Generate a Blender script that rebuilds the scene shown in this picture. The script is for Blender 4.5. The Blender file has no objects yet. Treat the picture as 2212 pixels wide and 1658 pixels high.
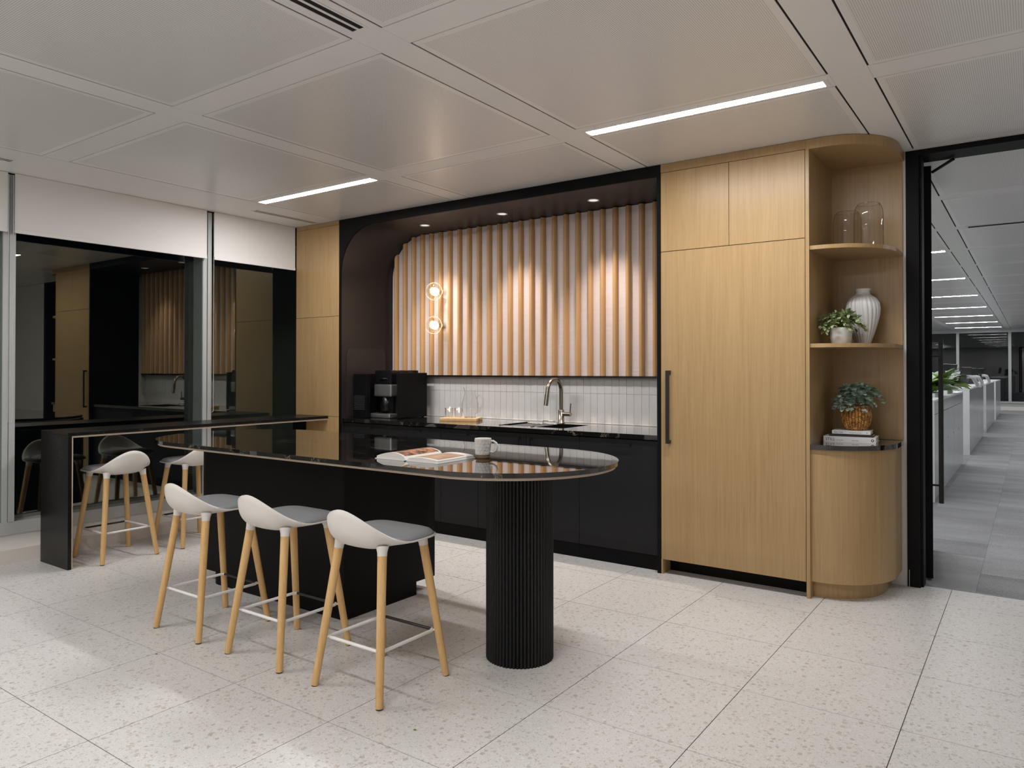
import bpy, bmesh, math, random
from mathutils import Vector, Matrix
PI = math.pi
random.seed(7)
C = bpy.context.scene.collection
SC = bpy.context.scene

# ------------------------------------------------------------------ camera, world, exposure
cd = bpy.data.cameras.new('camera'); cam = bpy.data.objects.new('camera', cd); C.objects.link(cam)
cd.sensor_width = 36.0
cd.lens = 36.0 * 1589.15 / 2212.0
cd.shift_x = (1106 - 1104.85) / 2212.0
cd.shift_y = (783.32 - 829.0) / 2212.0
cd.clip_start = 0.05; cd.clip_end = 200
cam.location = (0, 0, 1.35)
cam.rotation_euler = (math.radians(90.541), 0, math.radians(35.33))
SC.camera = cam
w = bpy.data.worlds.new('night'); SC.world = w; w.use_nodes = True
w.node_tree.nodes['Background'].inputs[0].default_value = (0.0016, 0.002, 0.003, 1)
w.node_tree.nodes['Background'].inputs[1].default_value = 1.0
SC.view_settings.view_transform = 'Standard'; SC.view_settings.look = 'None'
SC.view_settings.exposure = 0.3; SC.view_settings.gamma = 1.0
SC.view_settings.use_curve_mapping = False
try:
    SC.cycles.use_denoising = True
    SC.cycles.max_bounces = 10; SC.cycles.transparent_max_bounces = 16
    SC.cycles.sample_clamp_indirect = 6.0
    SC.cycles.caustics_reflective = False; SC.cycles.caustics_refractive = False
except Exception:
    pass
STRIP = 96.0            # radiance of the ceiling light bars
STRIP_COL = (1.0, 0.985, 0.97)
OFFICE = 52.0
OFFICE_COL = (0.97, 0.985, 1.0)
SPOT_W = 54.0           # alcove downlights, watts
SPOT_COL = (1.0, 0.86, 0.76)
BULB = 13.0

# ------------------------------------------------------------------ materials
def lin(r, g, b):
    f = lambda c: ((c/255+.055)/1.055)**2.4 if c > 10 else c/255/12.92
    return (f(r), f(g), f(b), 1)
class NT:
    def __init__(s, name):
        s.m = bpy.data.materials.new(name); s.m.use_nodes = True
        s.t = s.m.node_tree; s.b = s.t.nodes['Principled BSDF']; s.out = s.t.nodes['Material Output']
    def n(s, kind, **kw):
        nd = s.t.nodes.new('ShaderNode' + kind)
        for k, v in kw.items():
            if k.startswith('i_'):
                key = k[2:]
                key = int(key) if key.isdigit() else key
                nd.inputs[key].default_value = v
            else: setattr(nd, k, v)
        return nd
    def l(s, a, b): s.t.links.new(a, b)
    def math(s, op, a, b=None, c=None):
        nd = s.n('Math', operation=op)
        for i, x in enumerate((a, b, c)):
            if x is None: continue
            if isinstance(x, (int, float)): nd.inputs[i].default_value = x
            else: s.l(x, nd.inputs[i])
        return nd.outputs[0]
    def mix(s, fac, a, b):
        nd = s.n('MixRGB')
        for i, x in enumerate((fac, a, b)):
            if isinstance(x, (int, float)): nd.inputs[i].default_value = x
            elif isinstance(x, tuple): nd.inputs[i].default_value = x
            else: s.l(x, nd.inputs[i])
        return nd.outputs[0]
    def ramp(s, fac, stops):
        nd = s.n('ValToRGB'); e = nd.color_ramp.elements
        while len(e) > 1: e.remove(e[-1])
        e[0].position = stops[0][0]; e[0].color = stops[0][1]
        for p, c in stops[1:]:
            x = e.new(p); x.color = c
        s.l(fac, nd.inputs[0]); return nd.outputs[0]
    def coord(s, scale=(1, 1, 1), kind='Object', rnd=False):
        tc = s.n('TexCoord'); mp = s.n('Mapping'); mp.inputs['Scale'].default_value = scale
        src = tc.outputs[kind]
        if rnd:
            oi = s.n('ObjectInfo'); vm = s.n('VectorMath', operation='SCALE'); 
            cb = s.n('CombineXYZ'); s.l(oi.outputs['Random'], cb.inputs[0]); 
            s.l(s.math('MULTIPLY', oi.outputs['Random'], 7.31), cb.inputs[1]); s.l(s.math('MULTIPLY', oi.outputs['Random'], 3.77), cb.inputs[2])
            s.l(cb.outputs[0], vm.inputs[0]); vm.inputs['Scale'].default_value = 37.0
            va = s.n('VectorMath', operation='ADD'); s.l(src, va.inputs[0]); s.l(vm.outputs[0], va.inputs[1]); src = va.outputs[0]
        s.l(src, mp.inputs['Vector']); return mp.outputs[0]
    def noise(s, vec, scale, detail=3, rough=.5, dist=0):
        nd = s.n('TexNoise'); nd.inputs['Scale'].default_value = scale; nd.inputs['Detail'].default_value = detail
        nd.inputs['Roughness'].default_value = rough; nd.inputs['Distortion'].default_value = dist
        if vec is not None: s.l(vec, nd.inputs['Vector'])
        return nd.outputs['Fac']
    def bump(s, h, strength=.2, dist=.002):
        nd = s.n('Bump'); nd.inputs['Strength'].default_value = strength; nd.inputs['Distance'].default_value = dist
        s.l(h, nd.inputs['Height']); s.l(nd.outputs[0], s.b.inputs['Normal'])
    def set(s, **kw):
        for k, v in kw.items():
            key = {'color': 'Base Color', 'rough': 'Roughness', 'metal': 'Metallic', 'ior': 'IOR', 'coat': 'Coat Weight', 'coatr': 'Coat Roughness', 'spec': 'Specular IOR Level', 'sheen': 'Sheen Weight', 'sss': 'Subsurface Weight'}[k]
            if isinstance(v, (int, float, tuple)): s.b.inputs[key].default_value = v
            else: s.l(v, s.b.inputs[key])
        return s
def plain(name, col, rough=.5, metal=0, spec=.5, grain=0.03, nscale=60):
    t = NT(name)
    n = t.noise(t.coord(), nscale, 2)
    k = t.ramp(n, [(0.3, tuple(c*(1-grain) for c in col[:3])+(1,)), (0.7, tuple(min(1, c*(1+grain)) for c in col[:3])+(1,))])
    t.set(color=k, rough=rough, metal=metal, spec=spec)
    return t.m
def wood_mat(name, light, mid, dark, scale=1.0, rough=.42):
    t = NT(name)
    v = t.coord((1, 1, .028), rnd=True)
    n1 = t.noise(v, 95*scale, 4, .6, .35)
    n2 = t.noise(t.coord((1, 1, .05), rnd=True), 16*scale, 3, .55, .6)
    n3 = t.noise(t.coord((1, 1, .012), rnd=True), 240*scale, 2, .6)
    c1 = t.ramp(n1, [(.28, dark), (.45, mid), (.62, light)])
    c2 = t.ramp(n2, [(.35, mid), (.65, light)])
    col = t.mix(.62, c1, c2)
    col = t.mix(.16, col, t.ramp(n3, [(.35, dark), (.6, light)]))
    t.set(color=col, rough=rough, spec=.4); t.bump(n3, .12, .0006)
    return t.m
M = {}
M['oak'] = wood_mat('oak_veneer', lin(177, 148, 106), lin(166, 136, 94), lin(141, 109, 70), 1.0, .33)
M['leg_wood'] = wood_mat('ash_leg', lin(222, 184, 130), lin(209, 167, 109), lin(186, 141, 84), 1.6, .4)
M['slat_wood'] = wood_mat('slat_oak', lin(198, 158, 112), lin(186, 145, 98), lin(166, 125, 80), 1.2, .45)
M['board'] = wood_mat('board_wood', lin(232, 196, 148), lin(219, 178, 126), lin(196, 150, 100), 1.0, .5)
M['black'] = plain('black_laminate', (.0042, .0042, .0046, 1), .5, spec=.13)
M['black_front'] = plain('black_cabinet_front', (.0115, .012, .0135, 1), .45, spec=.25)
M['black_lining'] = plain('alcove_lining', (.020, .016, .015, 1), .40, spec=.45)
M['black_metal'] = plain('black_metal', (.009, .009, .01, 1), .35, spec=.5)
M['black_gloss'] = plain('black_gloss', (.006, .006, .007, 1), .12, spec=.5)
M['flute'] = plain('fluted_black', (.008, .008, .0085, 1), .4, spec=.28)
M['white_plastic'] = plain('stool_shell', lin(222, 218, 213), .45, spec=.35, grain=.01)
M['white_metal'] = plain('white_powder_coat', lin(232, 230, 228), .4, grain=.01)
M['pad'] = plain('grey_pad', lin(152, 155, 159), .55, grain=.04, nscale=500)
M['wall'] = plain('white_paint', lin(232, 229, 225), .6, grain=.01, nscale=8)
M['skirt'] = plain('skirting_paint', lin(222, 216, 209), .5, grain=.01)
M['beam'] = plain('ceiling_metal', lin(238, 236, 234), .42, grain=.008, nscale=6)
M['plenum'] = plain('plenum', (.006, .006, .006, 1), .9)
M['alu'] = plain('aluminium', lin(190, 193, 192), .42, .35, grain=.02)
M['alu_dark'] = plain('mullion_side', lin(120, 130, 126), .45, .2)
M['blind'] = plain('blind_fabric', lin(228, 225, 223), .75, grain=.02, nscale=300)
M['steel'] = plain('brushed_steel', lin(160, 151, 142), .24, 1.0, grain=.05)
M['chrome'] = plain('chrome', lin(215, 215, 215), .1, 1.0)
M['satin'] = plain('satin_silver', lin(176, 178, 178), .3, .9)
M['edge'] = plain('plywood_edge', lin(196, 178, 158), .5, grain=.08, nscale=120)
M['ceramic'] = plain('white_ceramic', lin(226, 226, 226), .35, grain=.01)
M['mug'] = plain('mug_glaze', lin(212, 210, 206), .4, grain=.015)
M['mug_base'] = plain('mug_base', lin(112, 88, 66), .7)
M['paper'] = plain('paper_pages', lin(232, 228, 222), .7, grain=.03, nscale=400)
M['book_white'] = plain('book_cover_white', lin(226, 225, 226), .45, grain=.01)
M['book_black'] = plain('book_cover_black', (.012, .012, .013, 1), .5)
M['ink'] = plain('ink', (.03, .03, .03, 1), .6)
M['ink_grey'] = plain('ink_grey', (.25, .25, .26, 1), .6)
M['soil'] = plain('soil', (.03, .022, .016, 1), .9)
M['rubber'] = plain('rubber', (.03, .03, .03, 1), .7)
M['office_cab'] = plain('office_cabinet', lin(176, 180, 182), .2, grain=.01)
M['office_end'] = plain('office_panel', lin(222, 224, 225), .35, grain=.01)
M['green_ribbon'] = plain('ribbon', lin(40, 90, 60), .6)
M['vent_rib'] = plain('vent_rib', (.045, .047, .05, 1), .4)
M['frame_black'] = plain('door_frame_black', (.0025, .0025, .003, 1), .5, spec=.14)
M['brass'] = plain('brass', lin(200, 160, 100), .3, .9)

def perforated():
    t = NT('perforated_panel')
    tc = t.n('TexCoord'); sp = t.n('SeparateXYZ'); t.l(tc.outputs['Object'], sp.inputs[0])
    gen = t.n('SeparateXYZ'); t.l(tc.outputs['Generated'], gen.inputs[0])
    P = .0085
    def cell(o):
        f = t.math('FRACT', t.math('DIVIDE', o, P))
        return t.math('SUBTRACT', f, .5)
    dx, dy = cell(sp.outputs[0]), cell(sp.outputs[1])
    r2 = t.math('ADD', t.math('MULTIPLY', dx, dx), t.math('MULTIPLY', dy, dy))
    hole = t.math('LESS_THAN', r2, .078)
    def inside(o):
        return t.math('MULTIPLY', t.math('GREATER_THAN', o, .022), t.math('LESS_THAN', o, .978))
    msk = t.math('MULTIPLY', t.math('MULTIPLY', inside(gen.outputs[0]), inside(gen.outputs[1])), hole)
    col = t.mix(msk, lin(240, 238, 236), lin(176, 173, 170))
    t.set(color=col, rough=.29, spec=.45)
    return t.m
M['panel'] = perforated()
def terrazzo():
    t = NT('terrazzo')
    v = t.coord((1, 1, 1), rnd=True)
    col = t.mix(t.noise(v, 2.4, 3), lin(215, 214, 213), lin(223, 222, 221))
    col = t.mix(t.math('MULTIPLY', t.noise(v, 45, 2), .35), col, lin(196, 188, 181))
    # warp so chips are irregular
    nz = t.n('TexNoise'); nz.inputs['Scale'].default_value = 90; t.l(v, nz.inputs['Vector'])
    vs = t.n('VectorMath', operation='SCALE'); vs.inputs['Scale'].default_value = .012; t.l(nz.outputs['Color'], vs.inputs[0])
    va = t.n('VectorMath', operation='ADD'); t.l(v, va.inputs[0]); t.l(vs.outputs[0], va.inputs[1])
    for sc, thr, cols in ((38, .42, (lin(164, 152, 141), lin(186, 172, 160), lin(146, 137, 130))),
                          (70, .46, (lin(150, 141, 133), lin(182, 164, 148), lin(236, 234, 231))),
                          (125, .46, (lin(128, 121, 115), lin(188, 168, 150), lin(238, 236, 234))),
                          (230, .44, (lin(120, 114, 108), lin(170, 154, 140), lin(238, 236, 234)))):
        vo = t.n('TexVoronoi'); vo.inputs['Scale'].default_value = sc; t.l(va.outputs[0], vo.inputs['Vector'])
        sp = t.n('SeparateColor'); t.l(vo.outputs['Color'], sp.inputs[0])
        lim = t.math('MULTIPLY', t.math('POWER', sp.outputs[0], 1.3), thr)
        mk_ = t.math('LESS_THAN', vo.outputs['Distance'], lim)
        cc = t.ramp(sp.outputs[1], [(0, cols[0]), (.45, cols[1]), (.8, cols[2])])
        col = t.mix(t.math('MULTIPLY', mk_, .5), col, cc)
    t.set(color=col, rough=.36, spec=.4)
    return t.m
M['terrazzo'] = terrazzo()
M['grout'] = plain('grout', lin(66, 58, 52), .9)
def stone(name, rough, k=1.0):
    t = NT(name)
    v = t.coord((1, 1.7, 1))
    warp = t.n('TexNoise'); warp.inputs['Scale'].default_value = 3.2; warp.inputs['Detail'].default_value = 5; t.l(v, warp.inputs['Vector'])
    n = t.noise(t.coord((.8, 2.6, 1)), 2.3, 7, .62, .9)
    ridge = t.math('ABSOLUTE', t.math('SUBTRACT', n, .5))
    vein = t.math('LESS_THAN', ridge, .013)
    msk = t.ramp(warp.outputs['Fac'], [(.46, (0, 0, 0, 1)), (.62, (1, 1, 1, 1))])
    fine = t.ramp(t.noise(v, 170, 2), [(.46, (0, 0, 0, 1)), (.58, (1, 1, 1, 1))])
    vm = t.math('MULTIPLY', t.math('MULTIPLY', vein, msk), fine)
    fl = t.ramp(t.noise(v, 420, 1), [(.70, (0, 0, 0, 1)), (.74, (1, 1, 1, 1))])
    col = t.mix(vm, (.0075, .0070, .0066, 1), (.24*k, .205*k, .165*k, 1))
    col = t.mix(t.math('MULTIPLY', fl, .25*k), col, (.22, .18, .14, 1))
    t.set(color=col, rough=rough, ior=1.6 if rough < .1 else 1.33)
    if rough < .1: t.set(coat=.7, coatr=.012)
    return t.m
M['stone'] = stone('black_quartz', .03)
M['stone_matt'] = stone('black_quartz_satin', .32, .25)
def carpet():
    t = NT('carpet')
    v = t.coord((1, 1, 1), rnd=True)
    oi = t.n('ObjectInfo')
    base = t.ramp(oi.outputs['Random'], [(0, lin(126, 126, 128)), (.5, lin(152, 152, 154)), (1, lin(176, 176, 178))])
    streak = t.noise(t.coord((.5, 1.6, 1), rnd=True), 2.0, 3)
    col = t.mix(.45, base, t.ramp(streak, [(.3, lin(104, 104, 106)), (.7, lin(186, 186, 188))]))
    f = t.noise(v, 330, 2)
    col = t.mix(.4, col, t.ramp(f, [(.35, lin(70, 70, 72)), (.65, lin(208, 208, 210))]))
    t.set(color=col, rough=.95, spec=.1); t.bump(f, .5, .003)
    return t.m
M['carpet'] = carpet()
def fabric_back():
    t = NT('mauve_backing')
    n = t.noise(t.coord((.6, 1, 6)), 9, 4, .6)
    b = t.noise(t.coord((.9, 1, 11)), 3, 2)
    col = t.mix(n, lin(204, 190, 186), lin(222, 209, 205))
    t.set(color=col, rough=.6, spec=.3); t.bump(b, .35, .004)
    return t.m
M['backing'] = fabric_back()
def tile_mat():
    t = NT('white_tile')
    oi = t.n('ObjectInfo')
    col = t.mix(oi.outputs['Random'], lin(238, 235, 232), lin(242, 240, 238))
    col = t.mix(t.math('MULTIPLY', t.noise(t.coord(rnd=True), 14, 3), .3), col, lin(222, 216, 212))
    t.set(color=col, rough=.28, spec=.5); t.bump(t.noise(t.coord(rnd=True), 22, 2), .12, .003)
    return t.m
M['tile'] = tile_mat()
M['tile_grout'] = plain('tile_grout', lin(226, 220, 215), .9)
def thin_glass(name, tint, edge, f0=.04, rough=0.0, gcol=(1, 1, 1, 1), glow=0):
    t = NT(name)
    lw = t.n('LayerWeight'); lw.inputs['Blend'].default_value = .5
    fac = t.math('ADD', f0, t.math('MULTIPLY', t.math('POWER', lw.outputs['Facing'], 5.0), 1-f0))
    tr = t.n('BsdfTransparent'); t.l(t.ramp(lw.outputs['Facing'], [(.62, tint), (.97, edge)]), tr.inputs[0])
    gl = t.n('BsdfGlossy'); gl.inputs['Roughness'].default_value = rough; gl.inputs[0].default_value = gcol
    ms = t.n('MixShader'); t.l(fac, ms.inputs[0]); t.l(tr.outputs[0], ms.inputs[1]); t.l(gl.outputs[0], ms.inputs[2])
    last = ms.outputs[0]
    if glow:                      # thick rim of blown glass scatters the bulb's light
        tl = t.n('BsdfTranslucent'); tl.inputs[0].default_value = (1, .93, .82, 1)
        m2 = t.n('MixShader'); t.l(t.math('MULTIPLY', t.math('POWER', lw.outputs['Facing'], 4.0), glow), m2.inputs[0]); t.l(last, m2.inputs[1]); t.l(tl.outputs[0], m2.inputs[2]); last = m2.outputs[0]
    t.l(last, t.out.inputs[0]); t.t.nodes.remove(t.b)
    return t.m
M['glass'] = thin_glass('clear_glass', (.975, .975, .97, 1), (.26, .25, .24, 1))
M['glass_smoke'] = thin_glass('smoky_glass', (.92, .895, .865, 1), (.50, .43, .36, 1))
M['pane'] = thin_glass('window_pane', (.60, .63, .60, 1), (.60, .63, .60, 1), .12, 0.0, (.98, 1, .91, 1))
M['pane_far'] = thin_glass('far_window_pane', (.60, .63, .62, 1), (.60, .63, .62, 1), .045)
M['globe'] = thin_glass('globe_glass', (.985, .975, .955, 1), (.72, .62, .48, 1), .06, glow=.6)
def emit(name, col, s):
    t = NT(name); e = t.n('Emission'); e.inputs[0].default_value = (*col, 1); e.inputs[1].default_value = s
    t.l(e.outputs[0], t.out.inputs[0]); t.t.nodes.remove(t.b); return t.m
M['strip'] = emit('light_bar', STRIP_COL, STRIP)
M['strip_office'] = emit('office_light_bar', OFFICE_COL, OFFICE)
M['spot_lens'] = emit('downlight_lens', (1, .93, .86), .75)
M['bulb'] = emit('lamp_bulb', (1.0, .80, .58), BULB)
M['led'] = emit('status_led', (.45, .5, 1), 3)
def leaf_mat(name, dark, light, edge=None):
    t = NT(name)
    n = t.noise(t.coord(), 38, 3)
    col = t.ramp(n, [(.32, dark), (.68, light)])
    t.set(color=col, rough=.45, spec=.4)
    return t.m
M['leaf_a'] = leaf_mat('leaf_variegated', lin(84, 114, 58), lin(208, 216, 172))
M['leaf_b'] = leaf_mat('leaf_eucalyptus', lin(88, 130, 106), lin(214, 232, 218))
M['leaf_c'] = leaf_mat('leaf_office', lin(40, 92, 22), lin(136, 172, 60))
M['leaf_d'] = leaf_mat('leaf_office_pale', lin(120, 150, 110), lin(214, 218, 206))
def weave_mat():
    t = NT('seagrass'); n = t.noise(t.coord(), 55, 3)
    t.set(color=t.ramp(n, [(.3, lin(108, 66, 26)), (.5, lin(172, 118, 56)), (.7, lin(214, 164, 96))]), rough=.5); return t.m
M['weave'] = weave_mat()
def photo_mat(name, stops, scale):
    t = NT(name); n = t.noise(t.coord(), scale, 4, .6, .4)
    t.set(color=t.ramp(n, stops), rough=.35); return t.m
M['photo_a'] = photo_mat('printed_photo_dark', [(.3, lin(40, 34, 34)), (.45, lin(120, 84, 64)), (.58, lin(214, 150, 112)), (.7, lin(60, 44, 40))], 26)
M['photo_b'] = photo_mat('printed_photo_warm', [(.3, lin(150, 112, 88)), (.5, lin(196, 164, 138)), (.66, lin(176, 140, 112)), (.78, lin(186, 84, 54))], 9)
M['screen'] = plain('monitor_back', (.012, .012, .013, 1), .35)

# ------------------------------------------------------------------ mesh helpers
class MB:
    def __init__(s): s.v = []; s.f = []; s.sm = []
    def add(s, v, f, smooth=False):
        o = len(s.v); s.v += [tuple(p) for p in v]; s.f += [tuple(i+o for i in q) for q in f]; s.sm += [smooth]*len(f); return s
    def box(s, x0, x1, y0, y1, z0, z1, bevel=0):
        if bevel:
            bm = bmesh.new(); bmesh.ops.create_cube(bm, size=1)
            bmesh.ops.scale(bm, vec=(x1-x0, y1-y0, z1-z0), verts=bm.verts)
            bmesh.ops.translate(bm, vec=((x0+x1)/2, (y0+y1)/2, (z0+z1)/2), verts=bm.verts)
            bmesh.ops.bevel(bm, geom=list(bm.edges), offset=bevel, segments=2, profile=.6, affect='EDGES')
            s.bm(bm); return s
        v = [(x0,y0,z0),(x1,y0,z0),(x1,y1,z0),(x0,y1,z0),(x0,y0,z1),(x1,y0,z1),(x1,y1,z1),(x0,y1,z1)]
        return s.add(v, [(0,3,2,1),(4,5,6,7),(0,1,5,4),(1,2,6,5),(2,3,7,6),(3,0,4,7)])
    def bm(s, bm, smooth=False):
        bm.verts.index_update()
        s.add([v.co[:] for v in bm.verts], [[v.index for v in f.verts] for f in bm.faces], smooth); bm.free(); return s
    def prism(s, pts, z0, z1, smooth=False, axis='z', cap=True):
        n = len(pts)
        if axis == 'z': f = lambda p, q: (p[0], p[1], q)
        elif axis == 'y': f = lambda p, q: (p[0], q, p[1])
        else: f = lambda p, q: (q, p[0], p[1])
        v = [f(p, z0) for p in pts] + [f(p, z1) for p in pts]
        s.add(v, [(i, (i+1) % n, n+(i+1) % n, n+i) for i in range(n)], smooth)
        if cap: s.add(v, [tuple(range(n-1, -1, -1)), tuple(range(n, 2*n))])
        return s
    def lathe(s, prof, seg=32, c=(0, 0, 0), smooth=True, close=False):
        v = []; f = []
        for r, z in prof:
            for k in range(seg):
                a = 2*PI*k/seg; v.append((c[0]+r*math.cos(a), c[1]+r*math.sin(a), c[2]+z))
        for i in range(len(prof)-1):
            for k in range(seg):
                k2 = (k+1) % seg
                f.append((i*seg+k, i*seg+k2, (i+1)*seg+k2, (i+1)*seg+k))
        s.add(v, f, smooth)
        if close:
            s.add(v[:seg], [tuple(range(seg-1, -1, -1))]); s.add(v[-seg:], [tuple(range(seg))])
        return s
    def tube(s, path, r, seg=10, cyc=False, smooth=True, cap=True):
        P_ = [Vector(p) for p in path]; n = len(P_); rs = r if isinstance(r, (list, tuple)) else [r]*n
        v = []; ref = None
        for i, p in enumerate(P_):
            a = P_[(i-1) % n] if (cyc or i > 0) else p; b = P_[(i+1) % n] if (cyc or i < n-1) else p
            d = (b-a).normalized()
            if ref is None:
                ref = Vector((0, 0, 1)) if abs(d.z) < .9 else Vector((1, 0, 0))
            u = (ref - d*ref.dot(d)).normalized(); ref = u; w_ = d.cross(u)
            for k in range(seg):
                t = 2*PI*k/seg; v.append(tuple(p + (u*math.cos(t)+w_*math.sin(t))*rs[i]))
        f = []
        for i in range(n if cyc else n-1):
            j = (i+1) % n
            for k in range(seg):
                k2 = (k+1) % seg; f.append((i*seg+k, i*seg+k2, j*seg+k2, j*seg+k))
        s.add(v, f, smooth)
        if cap and not cyc:
            s.add(v[:seg], [tuple(range(seg-1, -1, -1))]); s.add(v[-seg:], [tuple(range(seg))])
        return s
    def ellipsoid(s, c, r, u=10, v_=6):
        pts = [(0, 0, -1)]; f = []
        for i in range(1, v_):
            a = -PI/2+PI*i/v_
            for k in range(u): pts.append((math.cos(a)*math.cos(2*PI*k/u), math.cos(a)*math.sin(2*PI*k/u), math.sin(a)))
        pts.append((0, 0, 1))
        for k in range(u): f.append((0, 1+(k+1) % u, 1+k))
        for i in range(v_-2):
            for k in range(u): f.append((1+i*u+k, 1+i*u+(k+1) % u, 1+(i+1)*u+(k+1) % u, 1+(i+1)*u+k))
        L = len(pts)-1; b = 1+(v_-2)*u
        for k in range(u): f.append((b+k, b+(k+1) % u, L))
        return s.add([(c[0]+p[0]*r[0], c[1]+p[1]*r[1], c[2]+p[2]*r[2]) for p in pts], f, True)
    def xf(s, m):
        s.v = [tuple(m @ Vector(p)) for p in s.v]; return s
ROOT = {}
def root_loc(o):
    while o is not None:
        if o in ROOT: return ROOT[o]
        o = o.parent
    return Vector((0, 0, 0))
def obj(name, mb, mat, parent=None, local=False, **props):
    me = bpy.data.meshes.new(name)
    off = Vector((0, 0, 0)) if (local or parent is None) else root_loc(parent)
    base = Vector((0, 0, 0))
    if parent is None and not local and mb.v:
        xs, ys, zs = zip(*mb.v); base = Vector(((min(xs)+max(xs))/2, (min(ys)+max(ys))/2, min(zs)))
        off = base
    me.from_pydata([(p[0]-off.x, p[1]-off.y, p[2]-off.z) for p in mb.v], [], mb.f)
    for i, p in enumerate(me.polygons): p.use_smooth = mb.sm[i]
    me.materials.append(M[mat] if isinstance(mat, str) else mat)
    me.validate(); me.update()
    o = bpy.data.objects.new(name, me); C.objects.link(o)
    if parent is not None: o.parent = parent
    else: o.location = base; ROOT[o] = base
    for k, v in props.items(): o[k] = v
    return o
def thing(name, label, cat, loc=(0, 0, 0), rotz=0, group=None):
    o = bpy.data.objects.new(name, None); C.objects.link(o); o.location = loc; o.rotation_euler = (0, 0, rotz)
    o.empty_display_size = .1
    o['label'] = label; o['category'] = cat
    if group: o['group'] = group
    ROOT[o] = Vector(loc); return o
def tag(o, label, cat, group=None):
    o['label'] = label; o['category'] = cat
    if group: o['group'] = group
    return o
def struct_root(name, loc=(0, 0, 0), label=None):
    o = bpy.data.objects.new(name, None); C.objects.link(o); o.location = loc; o['kind'] = 'structure'; ROOT[o] = Vector(loc)
    if label: o['label'] = label
    return o
def struct(name, mb, mat, label=None):
    o = obj(name, mb, mat); o['kind'] = 'structure'
    if label: o['label'] = label
    return o
def piece(name, me, loc, parent, rot=None, scale=None, **props):
    o = bpy.data.objects.new(name, me); C.objects.link(o); o.parent = parent
    o.location = Vector(loc) - root_loc(parent)
    if rot: o.rotation_euler = rot
    if scale: o.scale = scale
    for k, v in props.items(): o[k] = v
    return o
def mesh(name, mb, mat):
    me = bpy.data.meshes.new(name); me.from_pydata(mb.v, [], mb.f)
    for i, p in enumerate(me.polygons): p.use_smooth = mb.sm[i]
    me.materials.append(M[mat]); me.update(); return me
def B(*a, **k): return MB().box(*a, **k)
def arc(cx, cy, r, a0, a1, n):
    return [(cx+r*math.cos(math.radians(a0+(a1-a0)*i/n)), cy+r*math.sin(math.radians(a0+(a1-a0)*i/n))) for i in range(n+1)]
def dup(root, loc, rotz, label, group=None):
    r = root.copy(); C.objects.link(r); r.location = loc; r.rotation_euler = (0, 0, rotz); r['label'] = label
    if group: r['group'] = group
    ROOT[r] = Vector(loc)
    for ch in list(root.children):
        c = ch.copy(); C.objects.link(c); c.parent = r
        for g in list(ch.children):
            d = g.copy(); C.objects.link(d); d.parent = c
    return r

# ------------------------------------------------------------------ key dimensions
ZC = 2.718                        # ceiling
YF = 4.565                        # front plane of joinery
YW = 5.195                        # face of back wall
XW = -5.775                       # blinds plane
XL, XN0, XN1, XT, XD0, XD1, XE = -5.77, -5.165, -2.045, -2.018, -1.098, -1.077, -0.664
YB = 5.30                         # backsplash
YS = 5.235                        # slat backing face
BX = [(-5.1725, -3.8103), (-3.6465, -2.2877), (-2.1221, -0.7653), (-0.6021, 0.757), (0.92, 2.279)]
BY = [(-2.320, -0.958), (-0.794, 0.568), (0.732, 2.0944), (2.2578, 3.6206), (3.7892, 5.150)]

# ------------------------------------------------------------------ floor
fl = struct_root('floor', (-2.5, 1.2, 0), 'pale terrazzo tiled kitchen floor')
obj('grout_bed', B(-6.1, 2.45, -3.05, 5.27, -.03, -.0022), 'grout', fl)
T = .6005; ax, ay = -.4127, 1.3052
tl = mesh('tile', B(-T/2+.0016, T/2-.0016, -T/2+.0016, T/2-.0016, -.012, 0), 'terrazzo')
for i in range(-10, 6):
    for j in range(-8, 7):
        x0, y0 = ax+i*T, ay+j*T
        x1, y1 = x0+T, y0+T
        if x0 > 2.4 or x1 < -5.83 or y1 < -3 or y0 > 5.26: continue
        if y1 > 5.27 or x1 > 2.45 or x0 < -6.1:      # cut tiles along the edges
            xa, xb, yb = max(x0, -6.1), min(x1, 2.45), min(y1, 5.268)
            cxm, cym = (xa+xb)/2, (y0+yb)/2
            hw, hd = (xb-xa)/2-.0013, (yb-y0)/2-.0013
            piece('tile', mesh('tile', B(-hw, hw, -hd, hd, -.012, 0), 'terrazzo'), (cxm, cym, 0), fl)
        else:
            piece('tile', tl, ((x0+x1)/2, (y0+y1)/2, 0), fl)

# ------------------------------------------------------------------ ceiling
ce = struct_root('ceiling', (-2.5, 1.2, ZC), 'perforated metal panel ceiling')
obj('plenum', B(-6.1, 2.5, -3.05, 5.5, ZC+.0035, ZC+.04), 'plenum', ce)
def panel(x0, x1, y0, y1, par):
    gx, gy = .009, .005
    hw, hd = (x1-x0)/2-gx, (y1-y0)/2-gy
    key = ('panel', round(hw, 4), round(hd, 4))
    me = PM.get(key)
    if me is None: me = PM[key] = mesh('panel', B(-hw, hw, -hd, hd, 0, .003), 'panel')
    piece('panel', me, ((x0+x1)/2, (y0+y1)/2, ZC), par)
PM = {}
for (x0, x1) in BX:
    for (y0, y1) in BY:
        if y0 > 3.7 and x1 < -.6: y1 = 4.60 if x1 < -1 else 4.97
        panel(x0, x1, y0, min(y1, 5.15), ce)
def beam(x0, x1, y0, y1, par, mat='beam'):
    obj('beam', B(x0, x1, y0, y1, ZC, ZC+.003), mat, par)
for k in range(4):
    beam(BX[k][1], BX[k+1][0], -3.05, 5.19, ce)
beam(-5.80, BX[0][0]-.003, -3.05, 4.60, ce)
beam(BX[4][1], 2.5, -3.05, 5.19, ce)
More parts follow.
